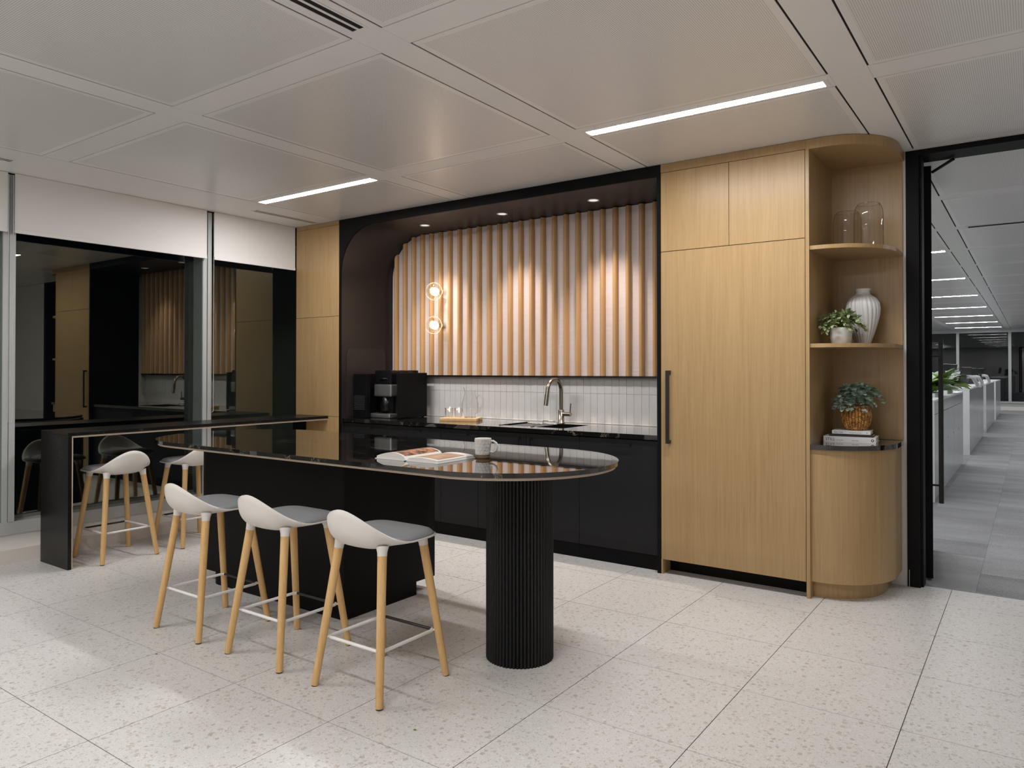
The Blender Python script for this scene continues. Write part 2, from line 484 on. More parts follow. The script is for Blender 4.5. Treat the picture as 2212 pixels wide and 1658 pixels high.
for (x0, x1) in BX:
    beam(x0+.001, x1-.001, -3.05, BY[0][0], ce)
    for k in range(4): beam(x0+.001, x1-.001, BY[k][1], BY[k+1][0], ce)
    if x0 > -1: beam(x0+.001, x1-.001, 5.150, 5.19, ce)

# ------------------------------------------------------------------ walls
wb = MB()
wb.box(-6.1, XN0, YW+.002, 5.50, 0, 2.76); wb.box(XN0, XN1+.03, YB+.012, 5.50, 0, 2.76); wb.box(XN1+.03, -.646, YW+.002, 5.40, 0, 2.76)
wb.box(.80, 2.5, YW+.002, 5.40, 0, 2.76); wb.box(-.646, .80, YW+.02, 5.40, ZC+.002, 2.76)
struct('wall_back', wb, 'wall', 'white painted wall behind the joinery')
struct('wall_right', B(2.42, 2.55, -3.05, 5.19, 0, 2.70), 'wall')
struct('wall_front', B(-6.1, 2.42, -3.15, -3.0, 0, 2.70), 'wall')
struct('baseboard_back', B(XE+.03, -.636, YW-.012, YW+.002, 0, .105), 'skirt')
wl = MB(); wl.box(-6.05, -5.84, -3.0, 5.19, 0, .205); wl.box(-6.05, -5.99, -3.0, 5.19, .205, .285)
struct('wall_left', wl, 'wall', 'low white wall under the windows')
struct('baseboard_left', B(-5.84, -5.825, -3.0, 4.56, 0, .095), 'skirt')
tr = MB(); tr.box(-6.04, -5.81, -3.0, 4.56, .206, .292)
struct('trim_1', tr, 'alu', 'aluminium window sill rail')
# mullions, panes
MY = [-2.31, -.81, .69, 2.19, 3.695, 5.19]
for n, ym in enumerate(MY[:-1]):
    wn = struct_root('window_%d' % (n+1), (-5.95, ym, .29), 'dark night window with aluminium mullion')
    obj('mullion', B(-5.95, -5.81, ym-.078, ym-.042, .2925, 2.71).box(-5.95, -5.806, ym-.038, ym-.0, .2925, 2.71), 'alu', wn)
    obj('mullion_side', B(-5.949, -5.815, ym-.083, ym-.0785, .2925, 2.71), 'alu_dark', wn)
    obj('pane', B(-5.955, -5.949, ym+.002, MY[n+1]-.085, .2925, 2.71), 'pane', wn)
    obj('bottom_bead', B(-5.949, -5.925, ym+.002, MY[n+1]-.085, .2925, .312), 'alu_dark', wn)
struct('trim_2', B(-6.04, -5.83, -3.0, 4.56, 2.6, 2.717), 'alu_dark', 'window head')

# ------------------------------------------------------------------ roller blinds
def blind(y0, y1, label):
    t = thing('roller_blind', label, 'blind', (XW, (y0+y1)/2, 2.3), group='roller blinds')
    obj('fabric', B(XW-.0015, XW, y0, y1, 2.33, ZC-.002), 'blind', t)
    obj('bottom_rail', B(XW-.012, XW+.006, y0, y1, 2.302, 2.330, bevel=.003), 'blind', t)
    p = [(XW+.012, y0-.012, 2.70), (XW+.012, y0-.012, 1.0)] + [(XW+.012, y0-.012-.014*(1-math.cos(a)), 1.0-.014*math.sin(a)) for a in (.8, 1.57, 2.3, 3.14)] + [(XW+.012, y0-.040, 2.70)]
    obj('chain', MB().tube(p, .0022, 6), 'alu', t)
    return t
blind(.725, 2.128, 'white roller blind cut off by the left edge of the photo')
blind(2.17, 3.63, 'wide white roller blind on the large middle window')
blind(3.70, 4.555, 'white roller blind beside the narrow oak cabinet')

# ------------------------------------------------------------------ ceiling light bars
def light_bar(x0, x1, yc, label, mat='strip', grp='ceiling light bars', wid=.036, par=None):
    t = thing('ceiling_light', label, 'light', ((x0+x1)/2, yc, ZC-.004), group=grp)
    obj('frame', B(x0, x1, yc-wid-.012, yc-wid, ZC-.004, ZC-.0005).box(x0, x1, yc+wid, yc+wid+.012, ZC-.004, ZC-.0005)
        .box(x0, x0+.02, yc-wid, yc+wid, ZC-.004, ZC-.0005).box(x1-.02, x1, yc-wid, yc+wid, ZC-.004, ZC-.0005), 'beam', t)
    m = MB(); m.add([(x0+.02, yc-wid, ZC-.002), (x0+.02, yc+wid, ZC-.002), (x1-.02, yc+wid, ZC-.002), (x1-.02, yc-wid, ZC-.002)], [(0, 1, 2, 3)])
    obj('diffuser', m, mat, t)
light_bar(-2.11, -.785, 3.722, 'long bright ceiling light bar above the oak cabinets')
light_bar(-5.16, -3.83, 3.722, 'shorter-looking ceiling light bar near the window wall')
for x0, x1, sd in ((-2.11, -.785, 'nearer the office door'), (-5.16, -3.83, 'along the window wall')):
    light_bar(x0, x1, .65, 'ceiling light bar outside the photo beside the camera, ' + sd, grp='light bars beside the camera')
    light_bar(x0, x1, -2.40, 'ceiling light bar outside the photo at the room rear, ' + sd, grp='light bars at the rear of the room')
# slot vents
def vent(x0, x1, y0, y1, label, axis='y'):
    t = thing('ceiling_vent', label, 'vent', ((x0+x1)/2, (y0+y1)/2, ZC-.003))
    n = 2; wd = (x1-x0)
    obj('frame', B(x0-.01, x0, y0-.012, y1+.012, ZC-.003, ZC-.0005).box(x1, x1+.01, y0-.012, y1+.012, ZC-.003, ZC-.0005)
        .box(x0, x1, y0-.012, y0, ZC-.003, ZC-.0005).box(x0, x1, y1, y1+.012, ZC-.003, ZC-.0005), 'beam', t)
    obj('slat', B(x0+wd*.40, x0+wd*.60, y0, y1, ZC-.003, ZC-.0005), 'beam', t)
    for a, b in ((0, .40), (.60, 1)):
        obj('slot', B(x0+wd*a, x0+wd*b, y0, y1, ZC-.0012, ZC-.0004), 'plenum', t)
vent(-2.236, -2.170, .85, 2.045, 'double slot air vent at the top edge of the photo')
vent(-5.475, -5.425, 3.87, 4.53, 'narrow slot vent in front of the left oak cabinet')
vent(-5.475, -5.425, 1.2, 2.03, 'slot vent in the ceiling border at the left photo edge')

# ------------------------------------------------------------------ left tall cabinet
t = thing('tall_cabinet', 'narrow oak cabinet between the window and the black alcove', 'cabinet', ((XL+XN0)/2, 4.88, 0))
obj('carcass', B(XL, XN0-.001, YF+.02, YW, 0, ZC-.002), 'oak', t)
for z0, z1, nm in ((2.678, ZC-.002, 'cornice'), (1.8425, 2.6755, 'door'), (.9225, 1.8395, 'door'), (.02, .9195, 'door')):
    obj(nm, B(XL+.001, XN0-.002, YF, YF+.0195, z0, z1, bevel=.001), 'oak', t)

# ------------------------------------------------------------------ black alcove lining
t = thing('alcove_surround', 'black alcove surround with a rounded upper left corner', 'alcove', ((XN0+XN1)/2, 4.95, 0))
XA = -5.150; ZS = 2.640; R = .415
inner = [(XA, .0)] + [(x, z) for x, z in arc(XA+R, ZS-R, R, 180, 90, 20)] + [(XN1, ZS)]
# front frame
outer_pts = [(XN0, 0), (XN0, ZC-.002), (XN1, ZC-.002)]
fr = MB()
n = len(inner)
poly = [(XN0, 0), (XA, 0)] + inner[1:] + [(XN1, ZC-.002), (XN0, ZC-.002)]
fr.prism(poly, YF, YF+.018, axis='y')
obj('front_frame', fr, 'black', t)
ln = MB()
yb = YB+.011
v = [(x, YF+.018, z) for x, z in inner] + [(x, yb, z) for x, z in inner]
ln.add(v, [(i, i+1, n+i+1, n+i) for i in range(n-1)], True)
v2 = [(XN0, YF+.018, z) if i < 1 else (x-.012, YF+.018, z+.012) for i, (x, z) in enumerate(inner)]
obj('lining', ln, 'black_lining', t)
obj('soffit_back', B(XA, XN1, YF+.02, yb, ZS+.001, ZC-.004), 'black', t)
obj('end_panel', B(XN1, XT-.001, YF, YW, 0, ZC-.002), 'black', t)
# side splash panel with rounded upper corners
sp = [(4.64, .912), (5.135, .912)] + arc(5.075, 1.487, .06, 0, 90, 8) + arc(4.70, 1.487, .06, 90, 180, 8)
obj('splash_panel', MB().prism(sp, XA+.001, XA+.005, axis='x'), plain('splash_panel', (.028, .023, .022, 1), .3), t)

# downlights in the soffit
for i, (x, y, lab) in enumerate(((-4.42, 4.90, 'recessed downlight nearest the rounded corner of the black alcove'), (-3.575, 4.91, 'middle recessed downlight in the black alcove soffit'), (-2.72, 4.915, 'recessed downlight in the alcove nearest the oak fridge cabinet'))):
    t = thing('downlight', lab, 'light', (x, y, ZS-.004), group='alcove downlights')
    obj('trim_ring', MB().lathe([(.036, -.0005), (.046, -.003), (.046, .003)], 28, (x, y, ZS-.003)), 'white_metal', t)
    obj('lens', MB().lathe([(.0005, 0), (.036, 0)], 28, (x, y, ZS-.002)), 'spot_lens', t)
    ld = bpy.data.lights.new('downlight_lamp', 'SPOT'); ld.energy = SPOT_W; ld.color = SPOT_COL; ld.spot_size = math.radians(86); ld.spot_blend = 1.0; ld.shadow_soft_size = .03
    lo = bpy.data.objects.new('lamp', ld); C.objects.link(lo); lo.parent = t; lo.location = (0, 0, -.012)

# ------------------------------------------------------------------ slat panel
t = thing('slat_panel', 'vertical oak slats on a pinkish backing inside the black alcove', 'wall panel', ((XA+XN1)/2, YS, 1.288))
inn = .004
bp = [(XA+inn, 1.30), (XN1-.001, 1.30), (XN1-.001, ZS-inn)] + arc(XA+R, ZS-R, R-inn, 90, 180, 20)
obj('backing', MB().prism(bp, YS, YB+.009, axis='y'), 'backing', t)
obj('bottom_trim', B(XA+inn, XN1-.001, YS-.012, YB+.009, 1.286, 1.2995), 'black_metal', t)
def arch_z(x):
    if x >= XA+R: return ZS-inn
    d = XA+R-x
    return ZS-R+math.sqrt(max(0, (R-inn)**2-d*d))
SP = .11365; k = 0
x = -4.739-3*SP
slatw = .0215
while x < XN1-.03:
    ztop = arch_z(x-slatw*.8)-.002
    prof = [(slatw*math.cos(math.radians(a)), -.008-.030*math.sin(math.radians(a))) for a in range(0, 181, 20)]
    prof = [(slatw, 0)] + prof + [(-slatw, 0)]
    m = MB(); pts = [(x+p[0], YS+p[1]-.0003) for p in prof]
    nn = len(pts)
    zt = [arch_z(max(p[0], XA+inn+.001))-.002 for p in pts]
    m.add([(p[0], p[1], 1.3003) for p in pts]+[(p[0], p[1], zt[i]) for i, p in enumerate(pts)], [(i, (i+1) % nn, nn+(i+1) % nn, nn+i) for i in range(nn)], True)
    m.add([(p[0], p[1], zt[i]) for i, p in enumerate(pts)], [tuple(range(nn))])
    m.add([(p[0], p[1], 1.3003) for i, p in enumerate(pts)], [tuple(range(nn-1, -1, -1))])
    obj('slat', m, 'slat_wood', t)
    x += SP

# ------------------------------------------------------------------ backsplash tiles
t = thing('backsplash', 'white vertical tile backsplash between worktop and slats', 'backsplash', ((XA+XN1)/2, YB, .912))
obj('bed', B(XA+.002, XN1-.001, YB+.0015, YB+.010, .912, 1.285), 'tile_grout', t)
TW, TH = .0652, .243
tm = mesh('tile', B(-TW/2+.0012, TW/2-.0012, -.005, .003, 0, TH-.002, bevel=.0012), 'tile')
tm2 = mesh('tile', B(-TW/2+.0012, TW/2-.0012, -.005, .003, 0, .128, bevel=.0012), 'tile')
x = XN1-.002-TW/2
while x > XA+.03:
    piece('tile', tm, (x, YB+random.uniform(-.0006, .0006), .9135), t)
    piece('tile', tm2, (x, YB+random.uniform(-.0006, .0006), .9135+TH), t)
    x -= TW
obj('sealant', B(XA+.002, XN1-.001, YB-.009, YB-.004, .9105, .916), 'skirt', t)

# ------------------------------------------------------------------ base cabinets
YD = 4.612
def bar_handle(parent, xa, xb, z, y=YD):
    m = MB(); m.box(xa, xb, y-.034, y-.026, z-.004, z+.004); m.box(xa+.004, xa+.012, y-.026, y, z-.004, z+.004); m.box(xb-.012, xb-.004, y-.026, y, z-.004, z+.004)
    obj('handle', m, 'black_metal', parent)
def vhandle(parent, x, z0, z1, y=YD):
    m = MB(); m.box(x-.004, x+.004, y-.034, y-.026, z0, z1); m.box(x-.004, x+.004, y-.026, y, z0+.004, z0+.012); m.box(x-.004, x+.004, y-.026, y, z1-.012, z1-.004)
    obj('handle', m, 'black_metal', parent)
edges = [XA+.001, -4.600, -3.983, -3.593, -3.134, -2.670, XN1-.001]
def base_cab(x0, x1, label, handle, plinth=True):
    t = thing('base_cabinet', label, 'cabinet', ((x0+x1)/2, 4.95, 0), group='black base cabinets')
    obj('carcass', B(x0+.001, x1-.001, YD+.021, YB-.02, .1, .60), 'black', t)
    obj('back_rail', B(x0+.001, x1-.001, YD+.021, YD+.04, .60, .874), 'black', t)
    d = obj('door', B(x0+.0015, x1-.0015, YD, YD+.02, .1, .868, bevel=.001), 'black_front', t)
    obj('toe_kick', B(x0+.0005, x1-.0005, YD+.006, YD+.02, 0, .097), 'black', t)
    if handle == 'h':
        c = (x0+x1)/2; bar_handle(d, c-.1, c+.1, .833)
    elif handle == 'r': vhandle(d, x1-.052, .66, .838)
    elif handle == 'l': vhandle(d, x0+.052, .66, .838)
base_cab(edges[0], edges[1], 'black base cabinet in the left alcove corner below the coffee machine', 'h')
base_cab(edges[1], edges[2], 'black base cabinet second from the left alcove wall', 'h')
base_cab(edges[2], edges[3], 'narrow black base cabinet below the glass pitcher', 'h')
base_cab(edges[3], edges[4], 'black sink cabinet left of the two upright handles', 'r')
base_cab(edges[4], edges[5], 'black sink cabinet right of the two upright handles', 'l')
base_cab(edges[5], edges[6], 'wide black base cabinet against the tall oak cabinet', 'h')

# worktop with sink opening
SX0, SX1, SY0, SY1 = -3.50, -2.88, 4.735, 5.130
wt = MB()
for (a, b, c_, d) in ((XA+.001, SX0, 4.590, YB-.006), (SX1, XN1-.001, 4.590, YB-.006), (SX0, SX1, 4.590, SY0), (SX0, SX1, SY1, YB-.006)):
    wt.box(a, b, c_, d, .877, .9095)
tag(obj('worktop', wt, 'stone'), 'black stone kitchen worktop running through the alcove', 'worktop')
t = thing('sink', 'black rectangular sink sunk in the worktop below the tap', 'sink', ((SX0+SX1)/2, (SY0+SY1)/2, .70))
m = MB(); q = .006
m.box(SX0-q, SX1+q, SY0-q, SY1+q, .700, .706); m.box(SX0-q, SX0, SY0-q, SY1+q, .706, .8765); m.box(SX1, SX1+q, SY0-q, SY1+q, .706, .8765)
m.box(SX0, SX1, SY0-q, SY0, .706, .8765); m.box(SX0, SX1, SY1, SY1+q, .706, .8765)
obj('basin', m, plain('sink_composite', (.02, .018, .017, 1), .4), t)
obj('drain', MB().lathe([(.001, .004), (.035, .004), (.045, .0), (.045, -.002)], 24, ((SX0+SX1)/2, 4.95, .707)), 'chrome', t)
t = thing('drying_rack', 'small chrome wire rack sitting in the sink', 'rack', (-3.30, 4.90, .88))
for k in range(9):
    xx = -3.44+.03*k; obj('rod', MB().tube([(xx, SY0+.006, .900), (xx, SY1-.006, .900)], .0028, 6), 'chrome', t)
for yy in (SY0+.02, SY1-.02): obj('rail', MB().tube([(-3.46, yy, .906), (-3.16, yy, .906)], .003, 6), 'chrome', t)
obj('handle', MB().tube([(-3.18, SY1-.02, .9), (-3.18, SY1-.02, .93), (-3.30, SY1-.02, .93), (-3.30, SY1-.02, .9)], .003, 6), 'chrome', t)
for xa in (-3.47, -3.17):
    for ya in (SY0-.010, SY1-.026): obj('hook', B(xa, xa+.015, ya, ya+.036, .9105, .916), 'chrome', t)
# tap
FX, FY = -3.185, 5.205
t = thing('kitchen_tap', 'brushed steel gooseneck tap with side lever behind the sink', 'tap', (FX, FY, .9095))
obj('base', MB().lathe([(.001, 0), (.033, 0), (.033, .004), (.026, .006), (.0255, .105), (.023, .11), (.001, .11)], 24, (FX, FY, .9095)), 'steel', t)
pth = [(FX, FY, 1.0), (FX, FY, 1.17)] + [(FX-.011*(1-math.cos(a)), FY-.088*(1-math.cos(a)), 1.17+.100*math.sin(a)) for a in [PI*i/14 for i in range(1, 15)]]
pth += [(FX-.024, FY-.180, 1.145)]
obj('neck', MB().tube(pth, .0165, 14), 'steel', t)
obj('spray_head', MB().tube([(FX-.0235, FY-.179, 1.150), (FX-.028, FY-.192, 1.06)], [.0185, .0175], 14), 'steel', t)
obj('lever_arm', MB().tube([(FX+.02, FY-.002, .985), (FX+.098, FY-.012, .985)], .0165, 14), 'steel', t)
obj('lever', MB().tube([(FX+.092, FY-.012, .985), (FX+.098, FY-.012, 1.075)], [.006, .0055], 8), 'steel', t)

# coffee machine
t = thing('coffee_machine', 'black coffee machine with silver front panel on the worktop', 'coffee machine', (-4.78, 5.0, .9095))
MX = -4.655
obj('body', B(-4.905, MX, 4.865, 5.175, .9145, 1.318, bevel=.012), 'black_metal', t)
obj('side_panel', B(MX-.001, MX+.012, 4.80, 5.180, .914, 1.322, bevel=.005), 'black', t)
obj('head', B(-4.945, -4.735, 4.800, 5.165, 1.218, 1.346, bevel=.012), 'black_gloss', t)
obj('silver_panel', B(-4.952, -4.728, 4.795, 4.93, 1.105, 1.220, bevel=.016), 'satin', t)
obj('brew_recess', B(-4.905, -4.745, 4.835, 4.92, .955, 1.108), 'black_gloss', t)
obj('spout', MB().lathe([(.001, .0), (.036, .0), (.036, .13), (.001, .13)], 20, (-4.835, 4.84, .975)), 'black_metal', t)
obj('drip_tray', B(-5.000, -4.728, 4.775, 4.90, .9100, .952, bevel=.012), 'satin', t)
obj('drip_grille', B(-4.90, -4.77, 4.79, 4.86, .952, .956), 'chrome', t)
obj('hopper_dish', MB().lathe([(.001, .006), (.050, .006), (.058, 0), (.058, .014), (.052, .012), (.001, .011)], 24, (-4.83, 4.83, 1.262)), 'black_gloss', t)
t2 = obj('status_light', B(-5.004, -4.998, 4.80, 4.812, .928, .936), 'led', t)
for sx, sy in ((-4.89, 4.95), (-4.67, 4.95), (-4.89, 5.15), (-4.67, 5.15)):
    obj('foot', MB().lathe([(.001, 0), (.012, 0), (.012, .006)], 10, (sx, sy, .9097)), 'rubber', t)
t = thing('milk_cooler', 'black box with horizontal vent grooves left of the coffee machine', 'cooler', (-5.04, 4.8, .9095))
obj('body', B(-5.138, -4.965, 4.715, 4.765, .9097, 1.312, bevel=.004).box(-5.138, -5.01, 4.765, 4.98, .9097, 1.312), 'black', t)
for k in range(10):
    obj('vent_rib', B(-5.125, -4.985, 4.711, 4.7148, .985+.0135*k, .990+.0135*k), 'vent_rib', t)

# tray, glasses, pitcher
TA = math.radians(22)
def tr_pt(a, b): return (-4.045+a*math.cos(TA)-b*math.sin(TA), 4.955+a*math.sin(TA)+b*math.cos(TA))
t = thing('serving_board', 'small pale wooden board carrying pitcher and glasses', 'board', (-4.045, 4.955, .9097), TA)
obj('board', B(-.165, .165, -.095, .095, 0, .026, bevel=.003), 'board', t, local=True)
obj('groove', B(-.1655, .1655, -.0955, .0955, .008, .0095), 'oak', t, local=True)
obj('handle_hole', MB().lathe([(.001, 0), (.009, 0)], 14).xf(Matrix.Translation((.1657, -.02, .0135)) @ Matrix.Rotation(PI/2, 4, 'Y')), 'plenum', t, local=True)
def tumbler(a, b, lab):
    x_, y_ = tr_pt(a, b)
    tag(obj('drinking_glass', MB().lathe([(.001, .0), (.030, .0), (.036, .082), (.0345, .082), (.029, .006), (.001, .006)], 28, (x_, y_, .9362)), 'glass'), lab, 'glass', 'glasses on the board')
tumbler(-.115, .01, 'clear drinking glass at the left end of the wooden board')
tumbler(-.035, .03, 'clear drinking glass between the other glass and the pitcher')
px, py = tr_pt(.075, .015)
t = thing('pitcher', 'clear glass pitcher with curved handle on the wooden board', 'pitcher', (px, py, .9362))
prof = [(.001, .008), (.045, .008), (.052, .0), (.046, .022), (.062, .045), (.0725, .08), (.071, .12), (.060, .165), (.046, .205), (.043, .228), (.048, .250)]
m = MB().lathe(prof, 36, (px, py, .9362)); bodyv = []
for (vx, vy, vz) in m.v:                       # pull the rim into a pouring lip
    if vz > .9362+.2:
        k = (vz-.9362-.2)/.05; dx, dy = vx-px, vy-py
        if dx < -.02: vx -= .022*k*(-dx/.045); vz += .012*k
        else: vz -= .014*k
    bodyv.append((vx, vy, vz))
m.v = bodyv
obj('body', m, 'glass', t)
hp = [(px+.058, py+.012, 1.105), (px+.082, py+.018, 1.128), (px+.108, py+.022, 1.12), (px+.122, py+.024, 1.085), (px+.115, py+.022, 1.04), (px+.092, py+.018, 1.0), (px+.064, py+.012, .978)]
obj('handle', MB().tube(hp, [.006, .0065, .007, .008, .009, .010, .009], 10), 'glass', t)

# wall lamps
for z, x_, lab in ((2.068, -4.475, 'upper glass globe wall lamp on the slats'), (1.760, -4.480, 'lower glass globe wall lamp on the slats')):
    yc = 5.085
    t = thing('wall_lamp', lab, 'lamp', (x_, YS-.04, z), group='globe wall lamps')
    rt = Matrix.Translation((x_, YS-.039, z)) @ Matrix.Rotation(PI/2, 4, 'X')
    obj('back_plate', MB().lathe([(.001, .008), (.022, .008), (.024, 0), (.001, 0)], 28).xf(rt), 'brass', t)
    obj('socket', MB().lathe([(.001, .008), (.012, .008), (.014, .075), (.001, .075)], 20).xf(rt), 'brass', t)
    gl = MB(); gl.ellipsoid((x_, yc, z), (.078, .074, .082), 32, 18); obj('globe', gl, 'globe', t)
    bl = MB(); bl.ellipsoid((x_+.012, yc+.004, z-.004), (.037, .035, .037), 20, 12); obj('bulb', bl, 'bulb', t)

# ------------------------------------------------------------------ right tall cabinet
t = thing('tall_cabinet', 'large oak cabinet with long black handle right of the alcove', 'cabinet', ((XT+XD0)/2, 4.88, 0))
obj('carcass', B(XT, XD0-.001, YF+.022, YW, .1, ZC-.002), 'oak', t)
obj('side_panel', B(XT, XT+.012, YF+.002, YF+.124, 0, .1), 'oak', t)
obj('cornice', B(XT, XD0-.0005, YF+.001, YF+.0215, 2.661, ZC-.002), 'oak', t)
xm = -1.558
obj('door', B(XT+.0015, xm-.0015, YF, YF+.021, 2.1345, 2.658, bevel=.001), 'oak', t)
obj('door', B(xm+.0015, XD0-.003, YF, YF+.021, 2.1345, 2.658, bevel=.001), 'oak', t)
d = obj('door', B(XT+.0015, XD0-.003, YF, YF+.021, .097, 2.1305, bevel=.001), 'oak', t)
hx = -1.958
obj('handle', B(hx-.011, hx+.011, YF-.042, YF-.028, .866, 1.345).box(hx-.011, hx+.011, YF-.028, YF, .866, .886).box(hx-.011, hx+.011, YF-.028, YF, 1.325, 1.345), 'black_metal', d)
obj('gap_shade_strip', B(XD0-.003, XD0-.0005, YF+.012, YF+.0215, .1, 2.66), 'plenum', t)  # black strip painting in the shade of the gap between doors and divider
obj('plinth', B(XT+.0005, XD0-.001, YF+.125, YF+.14, .0, .1), 'black', t)

# ------------------------------------------------------------------ corner shelf unit
t = thing('corner_shelf', 'oak rounded end shelf unit beside the black door frame', 'shelf unit', (-.87, 4.88, 0))
obj('divider', B(XD0, XD1, YF, YW, 0, 2.6575), 'oak', t)
obj('back_panel', B(XD1, XE, YW-.018, YW, .91, ZC-.06), 'oak', t)
def dplan(y0, x1, rad, xs=None):
    """straight front, elliptical corner, short straight side to the wall"""
    xs = XD1 if xs is None else xs
    pts = [(xs, YW-.019), (xs, y0)]
    cx_, cy_ = x1-rad, y0+rad*1.12
    pts += [(cx_+rad*math.sin(a), cy_-rad*1.12*math.cos(a)) for a in [PI/2*i/18 for i in range(19)]]
    pts += [(x1, YW-.019)]
    return pts
def dprism(y0, x1, rad, z0, z1, xs=None): return MB().prism(dplan(y0, x1, rad, xs), z0, z1)
obj('cornice', dprism(YF+.001, -.652, .36, 2.658, ZC-.0025, XD0), 'oak', t)
obj('shelf', dprism(YF+.012, -.666, .36, 2.062, 2.085), 'oak', t)
obj('shelf', dprism(YF+.012, -.666, .36, 1.482, 1.505), 'oak', t)
st = obj('stone_top', dprism(YF+.008, -.662, .36, .880, .908), 'stone', t)
obj('drum', dprism(YF+.022, -.674, .36, .1, .8795), 'oak', t)
obj('plinth', dprism(YF+.075, -.735, .33, 0, .0995), 'oak', t)

# ------------------------------------------------------------------ items on the shelves
def jar(x, y, r, hgt, lab):
    z = 2.0852
    pr = [(.001, .004), (r*.97, .004), (r, .012), (r, hgt*.72), (r*.985, hgt*.82), (r*.90, hgt*.92), (r*.77, hgt*.985), (r*.74, hgt), (r*.725, hgt*.995), (r*.75, hgt*.975)]
    tag(obj('glass_vase', MB().lathe(pr, 40, (x, y, z)), 'glass_smoke'), lab, 'vase', 'glass vases on the top shelf')
jar(-.816, 4.93, .083, .281, 'tall smoky glass vase on the top shelf')
jar(-.958, 5.04, .084, .265, 'shorter smoky glass vase behind the tall one')

# ribbed vase
vx, vy, vz = -.868, 5.035, 1.5052
pr = [(.0, .001), (.042, .001), (.044, .006), (.052, .03), (.068, .075), (.086, .135), (.098, .19), (.1015, .225), (.096, .262), (.078, .292), (.056, .308), (.044, .315), (.040, .325), (.041, .338), (.046, .35), (.043, .352), (.036, .335)]
m = MB(); seg = 120; ribs = 22
V = []; Fq = []
# refine profile
prf = []
for i in range(len(pr)-1):
    for s_ in range(3):
        f_ = s_/3; prf.append((pr[i][0]*(1-f_)+pr[i+1][0]*f_, pr[i][1]*(1-f_)+pr[i+1][1]*f_))
prf.append(pr[-1])
for r_, z_ in prf:
    for k in range(seg):
        a = 2*PI*k/seg
        amp = .085 if .02 < z_ < .31 else .02
        rr = r_*(1-amp*(1-abs(math.sin(ribs/2*(a+.9*z_))))*1.0)
        V.append((vx+rr*math.cos(a), vy+rr*math.sin(a), vz+z_))
for i in range(len(prf)-1):
    for k in range(seg): Fq.append((i*seg+k, i*seg+(k+1) % seg, (i+1)*seg+(k+1) % seg, (i+1)*seg+k))
m.add(V, Fq, True)
tag(obj('ribbed_vase', m, 'ceramic'), 'tall white ribbed ceramic vase on the middle shelf', 'vase')

def leaf_quad(m, p, d, up, ln_, wd, curl=.15):
    d = d.normalized(); s_ = d.cross(up)
    if s_.length < 1e-3: s_ = d.cross(Vector((1, 0, 0)))
    s_.normalize(); n_ = s_.cross(d).normalized()
    a = p; b = p+d*ln_*.45+s_*wd/2+n_*ln_*curl*.6; c_ = p+d*ln_*.45-s_*wd/2+n_*ln_*curl*.6; e = p+d*ln_*.45+n_*ln_*curl*.35
    tip = p+d*ln_-n_*ln_*curl*.2
    b2 = p+d*ln_*.78+s_*wd*.36+n_*ln_*curl*.4; c2 = p+d*ln_*.78-s_*wd*.36+n_*ln_*curl*.4; e2 = p+d*ln_*.78+n_*ln_*curl*.2
    m.add([a, b, e, c_, b2, e2, c2, tip], [(0, 1, 2), (0, 2, 3), (1, 4, 5, 2), (2, 5, 6, 3), (4, 7, 5), (5, 7, 6)], True)
def fol(c, rad, nst, lf, wd, rng, squash=.7, per=7, droop=.2, round_=False):
    m = MB(); stems = MB()
    for k in range(nst):
        a = 2*PI*k/nst+rng.uniform(-.25, .25); el = rng.uniform(-.1, 1.35)
        dr = Vector((math.cos(a)*math.cos(el), math.sin(a)*math.cos(el), math.sin(el)*squash+.1))
        L = rng.uniform(.72, 1.0)
        end = Vector((dr.x*rad[0]*L, dr.y*rad[1]*L, dr.z*rad[2]*L)); c0 = Vector(c)
        pts = []
        for s_ in range(6):
            f_ = s_/5; q_ = c0+end*f_+Vector((0, 0, rad[2]*.25*math.sin(f_*PI)-droop*rad[2]*f_*f_*(1 if el < .5 else .2)))
            pts.append(q_)
        stems.tube([tuple(p_) for p_ in pts], .0012, 4)
        for s_ in range(per):
            f_ = .35+.65*s_/(per-1); i0 = min(4, int(f_*5)); q_ = pts[i0].lerp(pts[i0+1], f_*5-i0)
            tang = (pts[i0+1]-pts[i0]).normalized()
            for sg in (-1, 1):
                side = tang.cross(Vector((0, 0, 1)));
                if side.length < .01: side = Vector((1, 0, 0))
                side.normalize(); side = (Matrix.Rotation(rng.uniform(-1.2, 1.2), 3, tang) @ side)
                dd = side*sg*.8+tang*.7+Vector((0, 0, rng.uniform(-.1, .45)))
                leaf_quad(m, q_, dd, Vector((0, 0, 1)), lf*rng.uniform(.75, 1.15), wd*rng.uniform(.85, 1.15), .12)
        leaf_quad(m, pts[-1], tang, Vector((0, 0, 1)), lf, wd)
    return m, stems
rng = random.Random(3)
x_, y_ = -.950, 4.80
t = thing('potted_plant', 'leafy green plant in a white ceramic pot on the middle shelf', 'plant', (x_, y_, 1.5052))
obj('pot', MB().lathe([(.0, .0), (.052, .0), (.057, .004), (.0615, .05), (.062, .098), (.058, .1), (.055, .092), (.001, .088)], 36, (x_, y_, 1.5052)), 'ceramic', t)
fm, stt = fol((x_, y_, 1.605), (.150, .125, .120), 46, .036, .019, rng, per=7, droop=.15)
for mm in (fm, stt): mm.v = [(max(p[0], -1.070+.00*p[2]), min(p[1], 5.16), max(p[2], 1.512)) for p in mm.v]
obj('foliage', fm, 'leaf_a', t, kind='stuff'); obj('stems', stt, 'leaf_c', t, kind='stuff')

